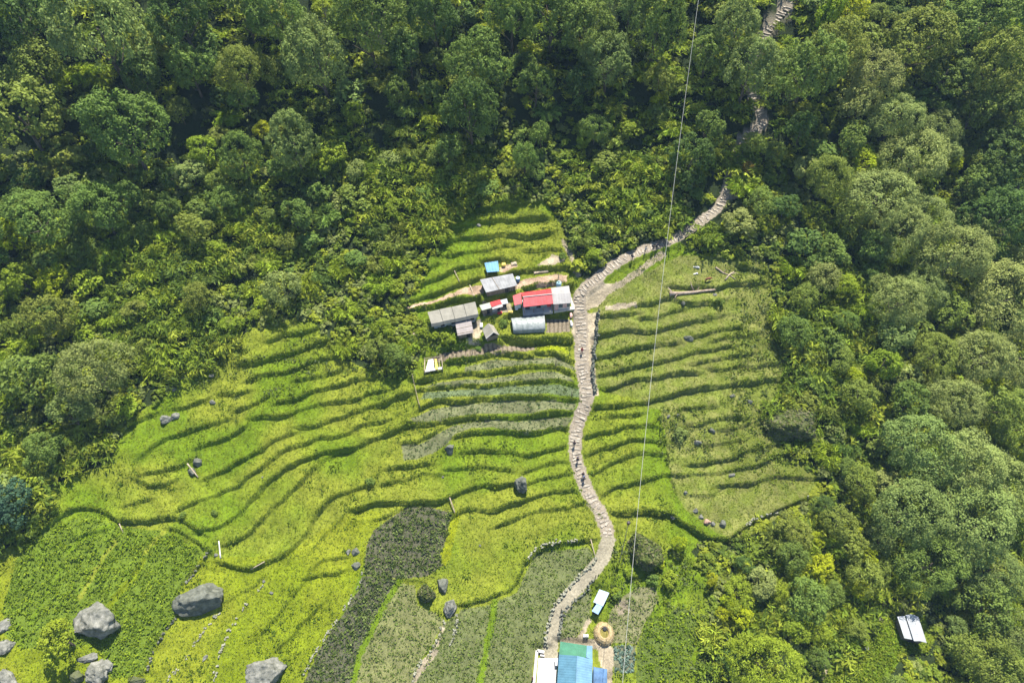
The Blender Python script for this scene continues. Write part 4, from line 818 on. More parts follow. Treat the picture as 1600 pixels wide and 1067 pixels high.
for x, y, w, h, m, l in [(1087,797,9,10,M_ROCK,'white pointed stone in the olive meadow'),(1096,807,9,8,M_ROCK,'grey stone left of the reddish stone'),(1105,815,13,12,None,'reddish-brown stone in the row on the olive meadow'),(1114,818,8,9,M_ROCK,'grey stone right of the reddish stone'),
                         (1130,818,13,12,M_ROCKD,'round grey stone ending the row on the olive meadow'),(1072,769,8,6,M_ROCK,'white flat stone on the olive meadow'),(1077,528,19,11,M_ROCKD,'grey rock on a bank in the middle right terraces'),
                         (1173,627,9,8,M_ROCKD,'grey rock near the huge overgrown boulder'),(1045,650,7,7,M_ROCK,'small grey rock at the head of the cross bank'),(1060,648,7,7,M_ROCK,'small grey rock right of the cross bank head'),
                         (1090,690,14,9,M_ROCK,'pale flat rock beside the grey shrub'),(1113,673,12,8,M_ROCKD,'dark low rock in the right terraces'),(1144,742,13,7,M_ROCK,'pale slanting slab among the lower right terraces'),(1145,618,10,8,M_ROCKD,'dark rock on the long right terrace bank'),
                         (1052,807,11,10,M_ROCKD,'round dark rock in the weedy bank corner'),(750,852,5,4,M_ROCK,'tiny white stone in the green meadow'),(330,586,9,8,M_ROCK,'grey stone high in the left terraces'),(268,594,6,7,M_ROCK,'small white stone under the left forest edge'),
                         (271,607,8,10,M_ROCKD,'dark stone under the left forest edge'),(332,628,10,7,M_ROCK,'small grey rock amid the left terrace bushes'),(1117,460,8,6,M_ROCK,'pale stone below the long fallen trunk'),(1068,472,8,10,M_ROCKD,'stone heap below the long fallen trunk'),
                         (692,745,5,4,M_ROCK,'tiny pale stone on a terrace bank'),(410,745,4,4,M_ROCK,'tiny white stone in the left terraces'),(412,908,6,5,M_ROCK,'white stone at the top of the broken stone line'),(424,926,7,5,M_ROCK,'white stone beside the broken stone line'),
                         (337,866,8,6,M_ROCK,'grey stones at the foot of the white post'),(320,1026,6,13,M_ROCK,'small pale rock in the yellow meadow'),(335,962,8,6,M_ROCK,'small grey rock below the big oval boulder'),(875,1022,6,5,M_ROCK,'stone at the end of the dirt path'),
                         (1355,1012,9,7,M_ROCK,'pale flat stone beside the forest trail'),(1056,900,8,7,M_ROCK,'white stone in bushes below the mossy boulder'),(748,352,9,6,M_ROCK,'pale stone on the upper terrace')]:
    if m is None: m = noisy('red_stone', (.28,.17,.12), (.42,.28,.2), 1.5, .9, bump=.03)
    boulder(x, y, w, h, random.uniform(-30, 30), m, l, int(x)*3+int(y), .8, name='rock', cat='rock', sub=4, group='stones on the terraces')
# grass on the boxy boulder
# ------------------------------------------------------------------ buildings
def quadroof(mb, c, n=0, th=.09, amp=.025):
    """c: four Vectors TL,TR,BR,BL ; ribs run from back edge to front edge"""
    TL, TR, BR, BL = c
    if n < 1: n = max(4, int((TR-TL).length/.28))
    up = Vector((0, 0, 1)); V = []; F = []
    for i in range(n+1):
        t = i/n; o = up*(amp if i % 2 else 0); a = TL.lerp(TR, t)+o; b_ = BL.lerp(BR, t)+o; V += [a, b_, a-up*th, b_-up*th]
    for i in range(n):
        j = 4*i; F += [(j, j+1, j+5, j+4), (j+2, j+6, j+7, j+3), (j, j+4, j+6, j+2), (j+1, j+3, j+7, j+5)]
    F += [(0, 2, 3, 1), (4*n, 4*n+1, 4*n+3, 4*n+2)]; mb.add(V, F)
HK = .76
def W4(px, hs, z0): return [P(p[0], p[1], z0+h*HK) for p, h in zip(px, hs)]
def inset(c, d):
    m = sum(c, Vector())/len(c); return [Vector((v.x, v.y, 0))+(Vector((m.x, m.y, 0))-Vector((v.x, v.y, 0))).normalized()*d for v in c]
def walls(mb, foot, zb, tops, t=.12):
    n = len(foot); inn = inset([Vector(f) for f in foot], t*1.4)
    for i in range(n):
        j = (i+1) % n; a, b_, ai, bi = foot[i], foot[j], inn[i], inn[j]
        mb.hexa([Vector((v.x, v.y, zb)) for v in (a, b_, bi, ai)], [Vector((a.x, a.y, tops[i])), Vector((b_.x, b_.y, tops[j])), Vector((bi.x, bi.y, tops[j])), Vector((ai.x, ai.y, tops[i]))])
def house(name, key, label, cat, px, hs, roofmat, wallmat, ov=.35, n=0, amp=.025, doors=(), wins=(), extra=None, base=None):
    z0 = BLD[key]; c = W4(px, hs, z0); ctr = sum(c, Vector())/4; ctr.z = z0; e = empty(name, ctr, label, cat)
    rb = MB(); quadroof(rb, c, n, amp=amp); rb.build('roof', roofmat, e, ctr)
    if wallmat:
        f = inset(c, ov); wb = MB(); walls(wb, f, z0-.6, [z0+h*HK-.12 for h in hs]); wb.build('wall', wallmat, e, ctr)
        a, b_ = f[3], f[2]
        for k, (u, w, h0, h1, m, nm) in enumerate(list(doors)+list(wins)):      # on the front wall
            h0 *= .85; h1 *= .85
            d = (b_-a).normalized(); out = Vector((d.y, -d.x, 0)); out = out if out.y < 0 else -out; p = a.lerp(b_, u)+out*.02
            q = MB(); q.box((p.x, p.y, z0+(h0+h1)/2), w, .07, h1-h0, math.atan2(d.y, d.x)); fr = q.build(nm, m, e, ctr)
            if nm == 'window':
                q = MB(); p2 = p+out*.04; q.box((p2.x, p2.y, z0+(h0+h1)/2), w+.2, .03, .06, math.atan2(d.y, d.x)); q.box((p2.x, p2.y, z0+(h0+h1)/2), .06, .035, h1-h0+.1, math.atan2(d.y, d.x)); q.build('frame', M_WOOD, fr, Vector((0, 0, 0))).location = -ctr
                fr.children[0].location = -ctr
    return e, c, ctr, z0
def posts(name, pts, z0, tops, r, m, e, ctr):
    for p, t in zip(pts, tops): q = MB(); q.tube([(p.x, p.y, z0-.4), (p.x, p.y, t)], [r, r], 6); q.build(name, m, e, ctr)
# blue tarp shed
e, c, ctr, z0 = house('tarp_shed', 'tarp', 'small open shed under a sky blue tarp above the houses', 'shed', [(757,411),(778,408),(780,424),(761,425.5)], [2.0,2.0,1.6,1.6], M_TARP, None, amp=.05, n=9)
posts('post', inset(c, .15), z0, [z0+1.5, z0+1.5, z0+1.2, z0+1.2], .06, M_WOOD, e, ctr)
wb = MB(); f = inset(c, .4); wb.hexa([Vector((v.x, v.y, z0-.2)) for v in (f[0], f[1], f[1]+Vector((0,.08,0)), f[0]+Vector((0,.08,0)))], [Vector((v.x, v.y, z0+1.3)) for v in (f[0], f[1], f[1]+Vector((0,.08,0)), f[0]+Vector((0,.08,0)))]); wb.build('wall', M_BRWALL, e, ctr)
# grey roofed barn
e, c, ctr, z0 = house('barn', 'grey', 'plank barn with a weathered light grey metal roof above the red house', 'barn', [(750,437),(801,427.5),(808.5,446),(759.5,457)], [2.7,2.7,2.1,2.1], M_GREY, M_BRWALL, doors=[(.7,.9,0,1.7,M_DARK,'door')])
q = MB(); 
for u in np.linspace(.03, .97, 16): p = c[3].lerp(c[2], u); q.tube([(p.x, p.y+.12, z0-.3), (p.x, p.y+.12, p.z-.1)], [.05, .05], 5)
q.build('plank_screen', M_WOOD, e, ctr)
q = MB(); a = c[0].lerp(c[1], .36); b_ = c[3].lerp(c[2], .42); q.tube([a+Vector((0,0,.09)), b_+Vector((0,0,.09))], [.05,.05], 5); q.build('roof_pole', M_WOOD, e, ctr)
# long beige shed: four overlapping roof panels
z0 = BLD['long']; pts = [(668,487.5),(743,471.5),(748,490.5),(674,506)]; c = W4(pts, [3.0,3.0,2.7,2.7], z0); ctr = sum(c, Vector())/4; ctr.z = z0
e = empty('long_shed', ctr, 'long beige shed with a roof of four overlapping panels', 'shed')
for i in range(4):
    a, b_ = i/4, (i+1)/4-.008; up = Vector((0, 0, .05*(i % 2)))
    q = MB(); quadroof(q, [c[0].lerp(c[1], a)+up, c[0].lerp(c[1], b_)+up, c[3].lerp(c[2], b_)+up, c[3].lerp(c[2], a)+up], 7, amp=.012); q.build('roof_panel', M_BEIGE, e, ctr)
    fa = c[3].lerp(c[2], a); fb = c[3].lerp(c[2], b_); dn = Vector((0, -.35, -.55)); q = MB(); quadroof(q, [fa+up, fb+up, fb+dn+up, fa+dn+up], 7, amp=.012); q.build('eave_panel', M_BEIGE, e, ctr)
f = inset(c, .5); wb = MB(); walls(wb, f, z0-.6, [z0+2.15, z0+2.15, z0+1.9, z0+1.9]); wb.build('wall', noisy('grey_board', (.30,.31,.29), (.42,.43,.40), 1.5, .8), e, ctr)
for u in (.2, .45, .7, .9):
    d = (f[2]-f[3]).normalized(); p = f[3].lerp(f[2], u)+Vector((0, -.03, 0)); q = MB(); q.box((p.x, p.y, z0+.95), .8, .08, 1.1, math.atan2(d.y, d.x)); q.build('window', M_DARK, e, ctr)
# two small huts in the middle
e, c, ctr, z0 = house('plank_hut', 'small', 'tiny plank hut with mottled green-grey roof beside the long shed', 'hut', [(749,477),(766,472.5),(770,480.5),(753,485)], [2.5,2.5,2.3,2.3], M_RUST, M_BRWALL, ov=.2, doors=[(.6,.6,0,1.7,M_DARK,'door')])
e, c, ctr, z0 = house('red_hut', 'small', 'tiny white-walled hut with a dark red roof between bigger buildings', 'hut', [(765.5,472.5),(781,468),(784,474),(768.5,479.5)], [2.7,2.7,2.6,2.6], M_RED, M_WHITE, ov=.15, doors=[(.75,.7,0,1.8,M_DARK,'door')], wins=[(.3,.6,.9,1.6,M_GLASS,'window')])
q = MB(); quadroof(q, W4([(768.5,479.8),(784.5,475),(786,479),(769.5,483.5)], [2.45,2.45,2.2,2.2], z0), 8); q.build('awning', M_WHITE, e, ctr)
e, c, ctr, z0 = house('lean_to', 'small', 'cluttered white lean-to at the right of the tiny red-roofed hut', 'lean-to', [(781,469),(792,466.5),(794,474),(785,476)], [1.9,1.9,1.7,1.7], M_ZINC, M_DARK, ov=.4)
# red house
z0 = BLD['red']; rl = W4([(814.7,457.5),(860.7,451),(862.5,459.5),(817,464.3)], [3.3,3.3,4.3,4.3], z0); rf = W4([(817,464.3),(862.5,459.5),(864.5,474.5),(818,479.7)], [4.3,4.3,3.1,3.1], z0)
ctr = sum(rl+rf, Vector())/8; ctr.z = z0; e = empty('red_house', ctr, 'large house with a bright red gabled metal roof and long verandah', 'house')
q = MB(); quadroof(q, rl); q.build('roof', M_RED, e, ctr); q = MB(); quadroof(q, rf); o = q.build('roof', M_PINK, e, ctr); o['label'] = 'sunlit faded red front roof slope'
q = MB(); q.tube([rl[3]+Vector((0,0,.06)), rl[2]+Vector((0,0,.06))], [.1,.1], 6); q.build('ridge_cap', M_WHITE, e, ctr)
# walls stand back under the front slope leaving a verandah
A = rl[0]; Bq = rl[1]; Cq = rf[2]; Dq = rf[3]; bl = Dq.lerp(A, .3); br = Cq.lerp(Bq, .3)
foot = [Vector((v.x, v.y, 0)) for v in (A+Vector((.3,-.3,0)), Bq+Vector((-.05,-.3,0)), br+Vector((-.05,0,0)), bl+Vector((.3,0,0)))]
wb = MB(); walls(wb, foot, z0-.6, [z0+2.45]*4)
for s_, (a, b_, r_) in enumerate(((foot[0], foot[3], rl[3]), (foot[1], foot[2], rl[2]))):
    wb.add([Vector((a.x, a.y, z0+2.45)), Vector((b_.x, b_.y, z0+3.3)), Vector(((r_.x*.97+a.x*.03), r_.y, z0+3.2))], [(0, 1, 2)])
wb.build('wall', M_GRWALL, e, ctr)
for u, w, m, nm, h0, h1 in [(.12,.9,M_DARK,'door',0.15,1.9),(.32,1.1,M_GLASS,'window',.9,1.8),(.52,.9,M_DARK,'door',0.15,1.9),(.72,1.1,M_GLASS,'window',.9,1.8),(.9,.9,M_RED,'door',0.15,1.9)]:
    p = foot[3].lerp(foot[2], u)+Vector((0, -.04, 0)); q = MB(); q.box((p.x, p.y, z0+(h0+h1)/2), w, .1, h1-h0, R_(4)); q.build(nm, m, e, ctr)
q = MB(); fl = [Vector((v.x, v.y, z0-.5)) for v in (A, Bq, Cq+Vector((0,-.35,0)), Dq+Vector((0,-.35,0)))]; q.hexa(fl, [v+Vector((0,0,.68)) for v in fl]); q.build('verandah_floor', M_CONC, e, ctr)
for u in (.03, .35, .68, .98):
    p = Dq.lerp(Cq, u); q = MB(); q.box((p.x, p.y+.1, z0+1.15), .1, .1, 2.3); q.build('post', M_WOOD, e, ctr)
# left wing
c = W4([(801,462.3),(814.7,457.2),(816,474),(804,477)], [2.9,2.9,2.4,2.4], z0); q = MB(); quadroof(q, c); o = q.build('roof', M_PINK, e, ctr); o['label'] = 'lower red roof of the left wing'
f = inset(c, .3); wb = MB(); walls(wb, f, z0-.6, [z0+2.05,z0+2.05,z0+1.7,z0+1.7]); wb.build('wall', noisy('pale_wall', (.40,.44,.42), (.52,.55,.52), 1, .8), e, ctr)
# kitchen block with pale roof by the stairs
c1 = W4([(861,450),(889,446.5),(891,458),(862.5,459.5)], [3.4,3.4,3.9,3.9], z0); c2 = W4([(862.5,459.5),(891,458),(893.5,473.5),(864.5,475.5)], [3.9,3.9,3.0,3.0], z0)
ctr2 = sum(c1+c2, Vector())/8; ctr2.z = z0; e2 = empty('pale_roofed_house', ctr2, 'house with a pale grey roof adjoining the red roof beside the stair path', 'house')
q = MB(); quadroof(q, c1); q.build('roof', noisy('pale_sheet', (.24,.225,.215), (.31,.295,.28), .7, .6), e2, ctr2); q = MB(); quadroof(q, c2); q.build('roof', bpy.data.materials['pale_sheet'], e2, ctr2)
f = inset([c1[0], c1[1], c2[2], c2[3]], .35); wb = MB(); walls(wb, f, z0-.6, [z0+2.45,z0+2.45,z0+2.15,z0+2.15]); wb.build('wall', M_WHITE, e2, ctr2)
for u, w, m, nm, h0, h1 in [(.15,.7,M_PINKW,'door',0.1,2.0),(.42,.8,M_GLASS,'window',.9,1.9),(.66,.9,M_PINKW,'shutter',.7,2.0),(.88,.6,M_GLASS,'window',.9,1.9)]:
    p = f[3].lerp(f[2], u)+Vector((0, -.05, 0)); q = MB(); q.box((p.x, p.y, z0+(h0+h1)/2), w, .1, h1-h0, R_(3)); q.build(nm, m, e2, ctr2)
q = MB(); p = W4([(890,448),(896,450),(898,483),(866,486),(866,482),(893,479)], [.05]*6, z0); q.hexa([v-Vector((0,0,.7)) for v in p], p); q.build('step', M_CONC, e2, ctr2)
# polytunnel
z0 = BLD['tunnel']; c = W4([(798,497.5),(850,491.5),(852,516),(802,518.5)], [1.0]*4, z0); ctr = sum(c, Vector())/4; ctr.z = z0; e = empty('plastic_greenhouse', ctr, 'greenhouse covered in whitish plastic film below the red house', 'greenhouse')
V_ = []; F_ = []; n = 14; m_ = 26
for i in range(n+1):
    t = i/n; a = c[0].lerp(c[1], 0); hgt = .95*math.sin(math.pi*t)**.7
    for j in range(m_+1):
        p = c[0].lerp(c[3], t).lerp(c[1].lerp(c[2], t), j/m_); sag = .05*math.cos(j/m_*math.pi*12)+.05*mnoise.noise(Vector((p.x, p.y*1.5, 3))); V_.append(p+Vector((0, 0, hgt+sag)))
for i in range(n):
    for j in range(m_): k = i*(m_+1)+j; F_.append((k, k+m_+1, k+m_+2, k+1))
q = MB(); q.add(V_, F_); o = q.build('film_cover', M_PLAST, e, ctr, True); md = o.modifiers.new('th', 'SOLIDIFY'); md.thickness = .04
f = inset(c, .12); wb = MB(); walls(wb, f, z0-.4, [z0+.74]*4, .06); wb.build('wall', M_PLAST, e, ctr)
q = MB()
for k in range(5): a = c[0].lerp(c[1], k/4); b_ = c[3].lerp(c[2], k/4); q.tube([a.lerp(b_, t)+Vector((0, 0, 0.92*math.sin(math.pi*t)**.7-.06)) for t in np.linspace(0, 1, 9)], [.04]*9, 5)
q.build('hoop', M_WOOD, e, ctr)
# small huts below
e, c, ctr, z0 = house('white_hut', 'white', 'small square hut with a pinkish white roof below the long shed', 'hut', [(711,503),(736,499.5),(740,519.5),(715,524.5)], [2.4,2.4,2.1,2.1], M_PINKR, M_BRWALL, ov=.3, amp=.015, doors=[(.7,.8,0,1.7,M_DARK,'door')])
q = MB(); a = c[0].lerp(c[3], .52); b_ = c[1].lerp(c[2], .48); q.tube([a+Vector((0,0,.05)), b_+Vector((0,0,.05))], [.04,.04], 5); a = c[0].lerp(c[3], .88); b_ = c[1].lerp(c[2], .9); q.tube([a+Vector((0,0,.05)), b_+Vector((0,0,.05))], [.05,.05], 5); q.build('roof_batten', M_WOOD, e, ctr)
z0 = BLD['gable']; l = W4([(753.4,514.4),(762.8,505),(771.3,519),(759.5,529)], [1.9,3.0,3.0,1.9], z0); r_ = W4([(762.8,505),(771,508.7),(780,523),(771.3,519)], [3.0,1.9,1.9,3.0], z0)
ctr = sum(l+r_, Vector())/8; ctr.z = z0; e = empty('gabled_hut', ctr, 'little brown gabled hut with an open front below the houses', 'hut')
q = MB(); quadroof(q, [l[0], l[3], l[2], l[1]], 9); q.build('roof', M_BEIGE, e, ctr); q = MB(); quadroof(q, [r_[1], r_[2], r_[3], r_[0]], 9); q.build('roof', noisy('brown_sheet', (.20,.18,.14), (.30,.27,.22), 1, .8), e, ctr)
f = inset([l[0], r_[1], r_[2], l[3]], .35); wb = MB(); walls(wb, f, z0-.5, [z0+1.35]*4); wb.build('wall', M_BRWALL, e, ctr)
q = MB(); q.add([Vector((f[3].x, f[3].y-.02, z0+1.38)), Vector((f[2].x, f[2].y-.02, z0+1.38)), Vector(((f[2].x+f[3].x)/2, (f[2].y+f[3].y)/2-.02, z0+2.1))], [(0, 1, 2)]); q.build('gable_board', M_DARK, e, ctr)
q = MB(); a = l[3]; b_ = l[2]; c_ = r_[2]; q.tube([a+Vector((0,-.05,0)), b_+Vector((0,-.05,0)), c_+Vector((0,-.05,0))], [.09,.09,.09], 5); q.build('bargeboard', M_WHITE, e, ctr)
# wooden frame with sacks
z0 = BLD['frame']; c = W4([(664,563),(690,560),(692,577),(663.5,582)], [.7]*4, z0); ctr = sum(c, Vector())/4; ctr.z = z0; e = empty('drying_rack', ctr, 'wooden drying rack spread with white cloth and yellow sacks', 'rack')
q = MB()
for v in c: q.tube([(v.x, v.y, z0-.3), (v.x, v.y, z0+1.5)], [.06,.06], 5)
for i in range(4): q.tube([c[i]+Vector((0,0,.7)), c[(i+1) % 4]+Vector((0,0,.7))], [.05,.05], 5); q.tube([c[i], c[(i+1) % 4]], [.05,.05], 5)
for k in range(1, 6): q.tube([c[0].lerp(c[1], k/6), c[3].lerp(c[2], k/6)], [.05,.05], 5)
q.build('frame', M_PLANK, e, ctr)
def sheet(name, cs, m, e, ctr, amp=.1, n=10):
    V_ = []; F_ = []
    for i in range(n+1):
        for j in range(n+1):
            p = cs[0].lerp(cs[1], j/n).lerp(cs[3].lerp(cs[2], j/n), i/n); V_.append(p+Vector((0, 0, amp*mnoise.noise(p*1.7))))
    for i in range(n):
        for j in range(n): k = i*(n+1)+j; F_.append((k, k+n+1, k+n+2, k+1))
    q = MB(); q.add(V_, F_); o = q.build(name, m, e, ctr, True); md = o.modifiers.new('th', 'SOLIDIFY'); md.thickness = .04; return o
up = Vector((0, 0, .14)); sheet('cloth', [c[0].lerp(c[1], .22)+up, c[0].lerp(c[1], .5)+up, c[3].lerp(c[2], .55)+up, c[3].lerp(c[2], .02)+up], M_SHEET, e, ctr)
sheet('cloth', [c[3].lerp(c[0], .15).lerp(c[2].lerp(c[1], .15), .3)+up*1.5, c[2].lerp(c[1], .2)+up*1.5, c[2]+up*1.5, c[3].lerp(c[2], .3)+up*1.5], M_SHEET, e, ctr)
sheet('sack', [c[0].lerp(c[1], .58)+up, c[0].lerp(c[1], .7)+up, c[3].lerp(c[2], .75)+up*2, c[3].lerp(c[2], .6)+up*2], M_YEL, e, ctr)
# zinc hut in the forest
z0 = BLD['zinc']; ll = W4([(1402,963),(1413.5,961.8),(1426.5,999),(1413,996.5)], [2.4,2.9,2.9,2.4], z0); lm = W4([(1415,960.5),(1424,958.8),(1438,1001),(1428,1001)], [3.3,3.8,3.8,3.3], z0); lr_ = W4([(1424,958.8),(1435,963),(1448,1004),(1438,1001)], [3.8,2.9,2.9,3.8], z0)
ctr = sum(ll+lm+lr_, Vector())/12; ctr.z = z0; e = empty('zinc_hut', ctr, 'lone hut with a shiny white zinc roof inside the forest', 'hut')
for cc_, nm in ((ll, 'roof'), (lm, 'roof'), (lr_, 'roof')): q = MB(); quadroof(q, [cc_[0], cc_[3], cc_[2], cc_[1]], 26); q.build(nm, M_ZINC, e, ctr)
f = inset([ll[0], lr_[1], lr_[2], ll[3]], .4); wb = MB(); walls(wb, f, z0-.8, [z0+1.7,z0+2.0,z0+2.0,z0+1.7]); wb.build('wall', M_BRWALL, e, ctr)
q = MB(); p = f[3].lerp(f[2], .5); q.box((p.x, p.y-.06, z0+.8), .9, .1, 1.6, R_(-10)); q.build('door', M_DARK, e, ctr)
# blue house at the bottom
z0 = BLD['blue']; e_l = W4([(873.5,1022),(902,1024),(898,1105),(868,1103)], [3.2,4.7,4.7,3.2], z0); e_r = W4([(902,1024),(926,1030),(924,1108),(898,1105)], [4.7,3.2,3.2,4.7], z0)
g_ = W4([(875.6,1001.7),(917,1008),(915.5,1027),(873.5,1022)], [3.0,3.0,3.15,3.15], z0); s_ = W4([(917,1008),(925.6,1008.5),(925.5,1030),(916,1026.5)], [3.05,2.9,2.9,3.05], z0)
ctr = sum(e_l+e_r, Vector())/8; ctr.z = z0; e = empty('blue_house', ctr, 'large house with blue and green metal roofs at the bottom edge', 'house')
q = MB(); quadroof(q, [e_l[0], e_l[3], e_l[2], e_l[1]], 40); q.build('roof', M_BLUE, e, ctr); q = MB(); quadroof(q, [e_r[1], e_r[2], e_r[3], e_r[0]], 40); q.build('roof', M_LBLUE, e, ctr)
q = MB(); quadroof(q, g_, 26); o = q.build('roof', M_GREEN, e, ctr); o['label'] = 'green roof section'; q = MB(); quadroof(q, s_, 6); q.build('roof', M_LBLUE, e, ctr)
q = MB(); q.tube([e_l[1]+Vector((0,0,.06)), e_l[2]+Vector((0,0,.06))], [.08,.08], 6); q.build('ridge_cap', M_LBLUE, e, ctr)
f = inset([g_[0], s_[1], e_r[2], e_l[3]], .5); wb = MB(); walls(wb, f, z0-.6, [z0+2.15]*4, .2)
wb.add([Vector((f[0].x+.2, f[0].y-2.4, z0+2.15)), Vector((f[1].x-.2, f[1].y-2.4, z0+2.15)), Vector((e_l[1].x, f[0].y-2.4, z0+3.4))], [(0, 1, 2)]); wb.build('wall', M_WHITE, e, ctr)
for k, (u, nm) in enumerate([(.25, 'window'), (.5, 'door'), (.75, 'window')]):
    p = f[0].lerp(f[3], u); q = MB(); q.box((p.x-.05, p.y, z0+(1.0 if nm == 'door' else 1.4)), .1, 1.0, 2.0 if nm == 'door' else 1.1); q.build(nm, M_GLASS if nm == 'window' else M_BRWALL, e, ctr)
c = W4([(927,1041),(948.5,1045),(949,1100),(927,1100)], [2.3,1.9,1.9,2.3], z0); ctr = sum(c, Vector())/4; ctr.z = z0; e = empty('tarp_lean_to', ctr, 'lean-to covered with crumpled blue tarp beside the blue house', 'lean-to')
sheet('tarp', c, M_TARPD, e, ctr, .22, 16); f = inset(c, .25); wb = MB(); walls(wb, f, z0-.5, [z0+1.55,z0+1.25,z0+1.25,z0+1.55], .08); wb.build('wall', M_BRWALL, e, ctr)
# patio
z0 = BLD['patio']; c = W4([(841,1027),(870,1028),(869,1105),(836,1105)], [.06]*4, z0); q = MB(); q.hexa([v-Vector((0,0,.4)) for v in c], c); o = q.build('patio', M_CONC); o['kind'] = 'structure'
q = MB()
for a, b_ in (((839,1016),(830,1110)), ((839.5,1016),(850.5,1018.5))):
    a = P(a[0], a[1], z0+.45); b_ = P(b_[0], b_[1], z0+.45); d = b_-a; q.box(((a.x+b_.x)/2, (a.y+b_.y)/2, z0+.2), d.length, .5, .9, math.atan2(d.y, d.x))
a = P(844, 1023, z0+.3); b_ = P(851, 1024, z0+.3); d = b_-a; q.box(((a.x+b_.x)/2, (a.y+b_.y)/2, z0+.1), d.length, .3, .5, math.atan2(d.y, d.x))
o = q.build('patio_wall', M_WHITE); tag(o, 'low white wall around the patio of the blue house', 'wall')
g = P(870, 1034, z0+.6); q = MB(); q.box((g.x, g.y, z0+.45), .5, 1.1, .9, 0); q.box((g.x, g.y, z0+.93), .6, 1.2, .06, 0); o = q.build('water_tank', M_SHEET); tag(o, 'pale box tank against the corner of the blue house', 'tank')
# pale blue sheds
e, c, ctr, z0 = house('pale_blue_shed', 'shed', 'shed with a pale blue-white roof right of the lower path', 'shed', [(936.6,920.3),(952,925.8),(942,947),(927,940)], [2.3,2.3,2.0,2.0], noisy('pale_blue_sheet', (.30,.37,.48), (.38,.45,.55), .8, .5), M_GRWALL, ov=.25, doors=[(.3,.7,0,1.7,M_DARK,'door')])
e, c, ctr, z0 = house('blue_toilet_hut', 'shed', 'tiny hut with a light blue roof just below the pale blue shed', 'hut', [(932.7,942.5),(941.3,947),(934.5,959.5),(924.5,954)], [1.9,1.9,1.7,1.7], noisy('sky_sheet', (.19,.32,.50), (.25,.38,.56), .8, .5), M_BRWALL, ov=.2, doors=[(.5,.6,0,1.5,M_DARK,'door')])
# thatched round hay store
z0 = BLD['hay']; g = P(944, 989, z0+.6); e = empty('round_hay_store', Vector((g.x, g.y, z0)), 'round straw-thatched pen with olive hay and a dark hole', 'haystack')
q = MB(); n = 36; rings = []
prof = [(1.75, .25), (1.55, .75), (1.25, 1.15), (.95, 1.3), (.75, 1.1), (.72, .3)]
rr = random.Random(3); jit = [rr.uniform(.95, 1.05) for _ in range(n)]
V_ = [Vector((math.cos(2*math.pi*k/n)*r0*(jit[k] if i < 2 else 1), math.sin(2*math.pi*k/n)*r0*1.15*(jit[k] if i < 2 else 1), h)) for i, (r0, h) in enumerate(prof) for k in range(n)]
F_ = [(i*n+k, i*n+(k+1) % n, (i+1)*n+(k+1) % n, (i+1)*n+k) for i in range(len(prof)-1) for k in range(n)]; q.add(V_, F_); q.build('thatch', M_STRAW, e)
q = MB(); V_ = [Vector((0, 0, .95))]+[Vector((math.cos(2*math.pi*k/n)*.92, math.sin(2*math.pi*k/n)*1.05, .8)) for k in range(n)]; q.add(V_, [(0, 1+k, 1+(k+1) % n) for k in range(n)]); q.build('hay', M_HAY, e)
q = MB(); q.tube([(.1,.65,.75), (.1,.65,1.2), (.1,.65,1.22)], [.42,.34,.02], 12); q.build('hole', M_DARK, e)
q = MB()
for k in range(110):
    a = rr.random()*6.283; r0 = 1.35*rr.uniform(.8, 1.1); p = Vector((math.cos(a)*r0, math.sin(a)*r0*1.15, .6)); d = Vector((math.cos(a)*.55, math.sin(a)*.55, -.35)); q.tube([p, p+d], [.05, .02], 3, False)
q.build('straw_fringe', M_STRAW, e)
# ------------------------------------------------------------------ loose things
def stick(name, a, b_, r, m, label, cat, h0=.1, h1=.1, group=None, taper=.8):
    p = ground(*a); q_ = ground(*b_); q = MB(); o = p.copy(); n = 5; q.tube([(p+Vector((0,0,h0))).lerp(q_+Vector((0,0,h1)), t)+Vector((0,0,.03*math.sin(t*7))) for t in np.linspace(0, 1, n)], [r*(1-(1-taper)*t) for t in np.linspace(0, 1, n)], 8)
    ob = q.build(name, m, None, o, True); ob.location = o; tag(ob, label, cat, group); return ob
def log(px, r, m, label, branches=(), name='fallen_trunk', lift=.0):
    pts = [ground(*p)+Vector((0, 0, r*.8+lift)) for p in px]; o = pts[0].copy(); e = MB(); e.tube(pts, [r*(1.2-.6*i/(len(pts)-1)) for i in range(len(pts))], 10)
    for bpx, br in branches: bp = [ground(*p)+Vector((0, 0, r+lift*.5+.15*i)) for i, p in enumerate(bpx)]; e.tube(bp, [br*(1-.6*i/(len(bp)-1)) for i in range(len(bp))], 6)
    ob = e.build(name, m, None, o, True); ob.location = o; tag(ob, label, 'log', 'fallen logs'); return ob
log([(1046,460),(1060,460),(1080,458.5),(1100,456),(1117,454)], .36, M_DEADW, 'long fallen tree trunk with spreading roots on a right terrace', [([(1050,459),(1043,452)], .18), ([(1052,460),(1046,466)], .16), ([(1058,461),(1054,467),(1055,471)], .12), ([(1084,457),(1080,450),(1078,444)], .16), ([(1088,456),(1092,451)], .1)])
log([(1133,438),(1140,429),(1147,425)], .16, M_PLANK, 'pale forked log lying across another log on the upper terrace', [([(1141,429),(1150,428),(1155,432)], .09)])
log([(1118,418),(1130,427),(1141,431),(1149,437)], .13, M_DEADW, 'thin dark log crossing under the pale forked log', [([(1130,427),(1134,422)], .07)])
stick('plank', (296,728), (310,746), .14, M_PLANK, 'pale plank leaning on the dark rock in the left terraces', 'plank', 1.1, .1)
stick('white_post', (345,872), (343,846), .13, M_SHEET, 'white post standing at the corner of the leafy field', 'post', .1, .4)
stick('plank', (393,890), (414,878), .11, M_PLANK, 'pale plank lying over the terrace bank gap', 'plank', .3, .3)
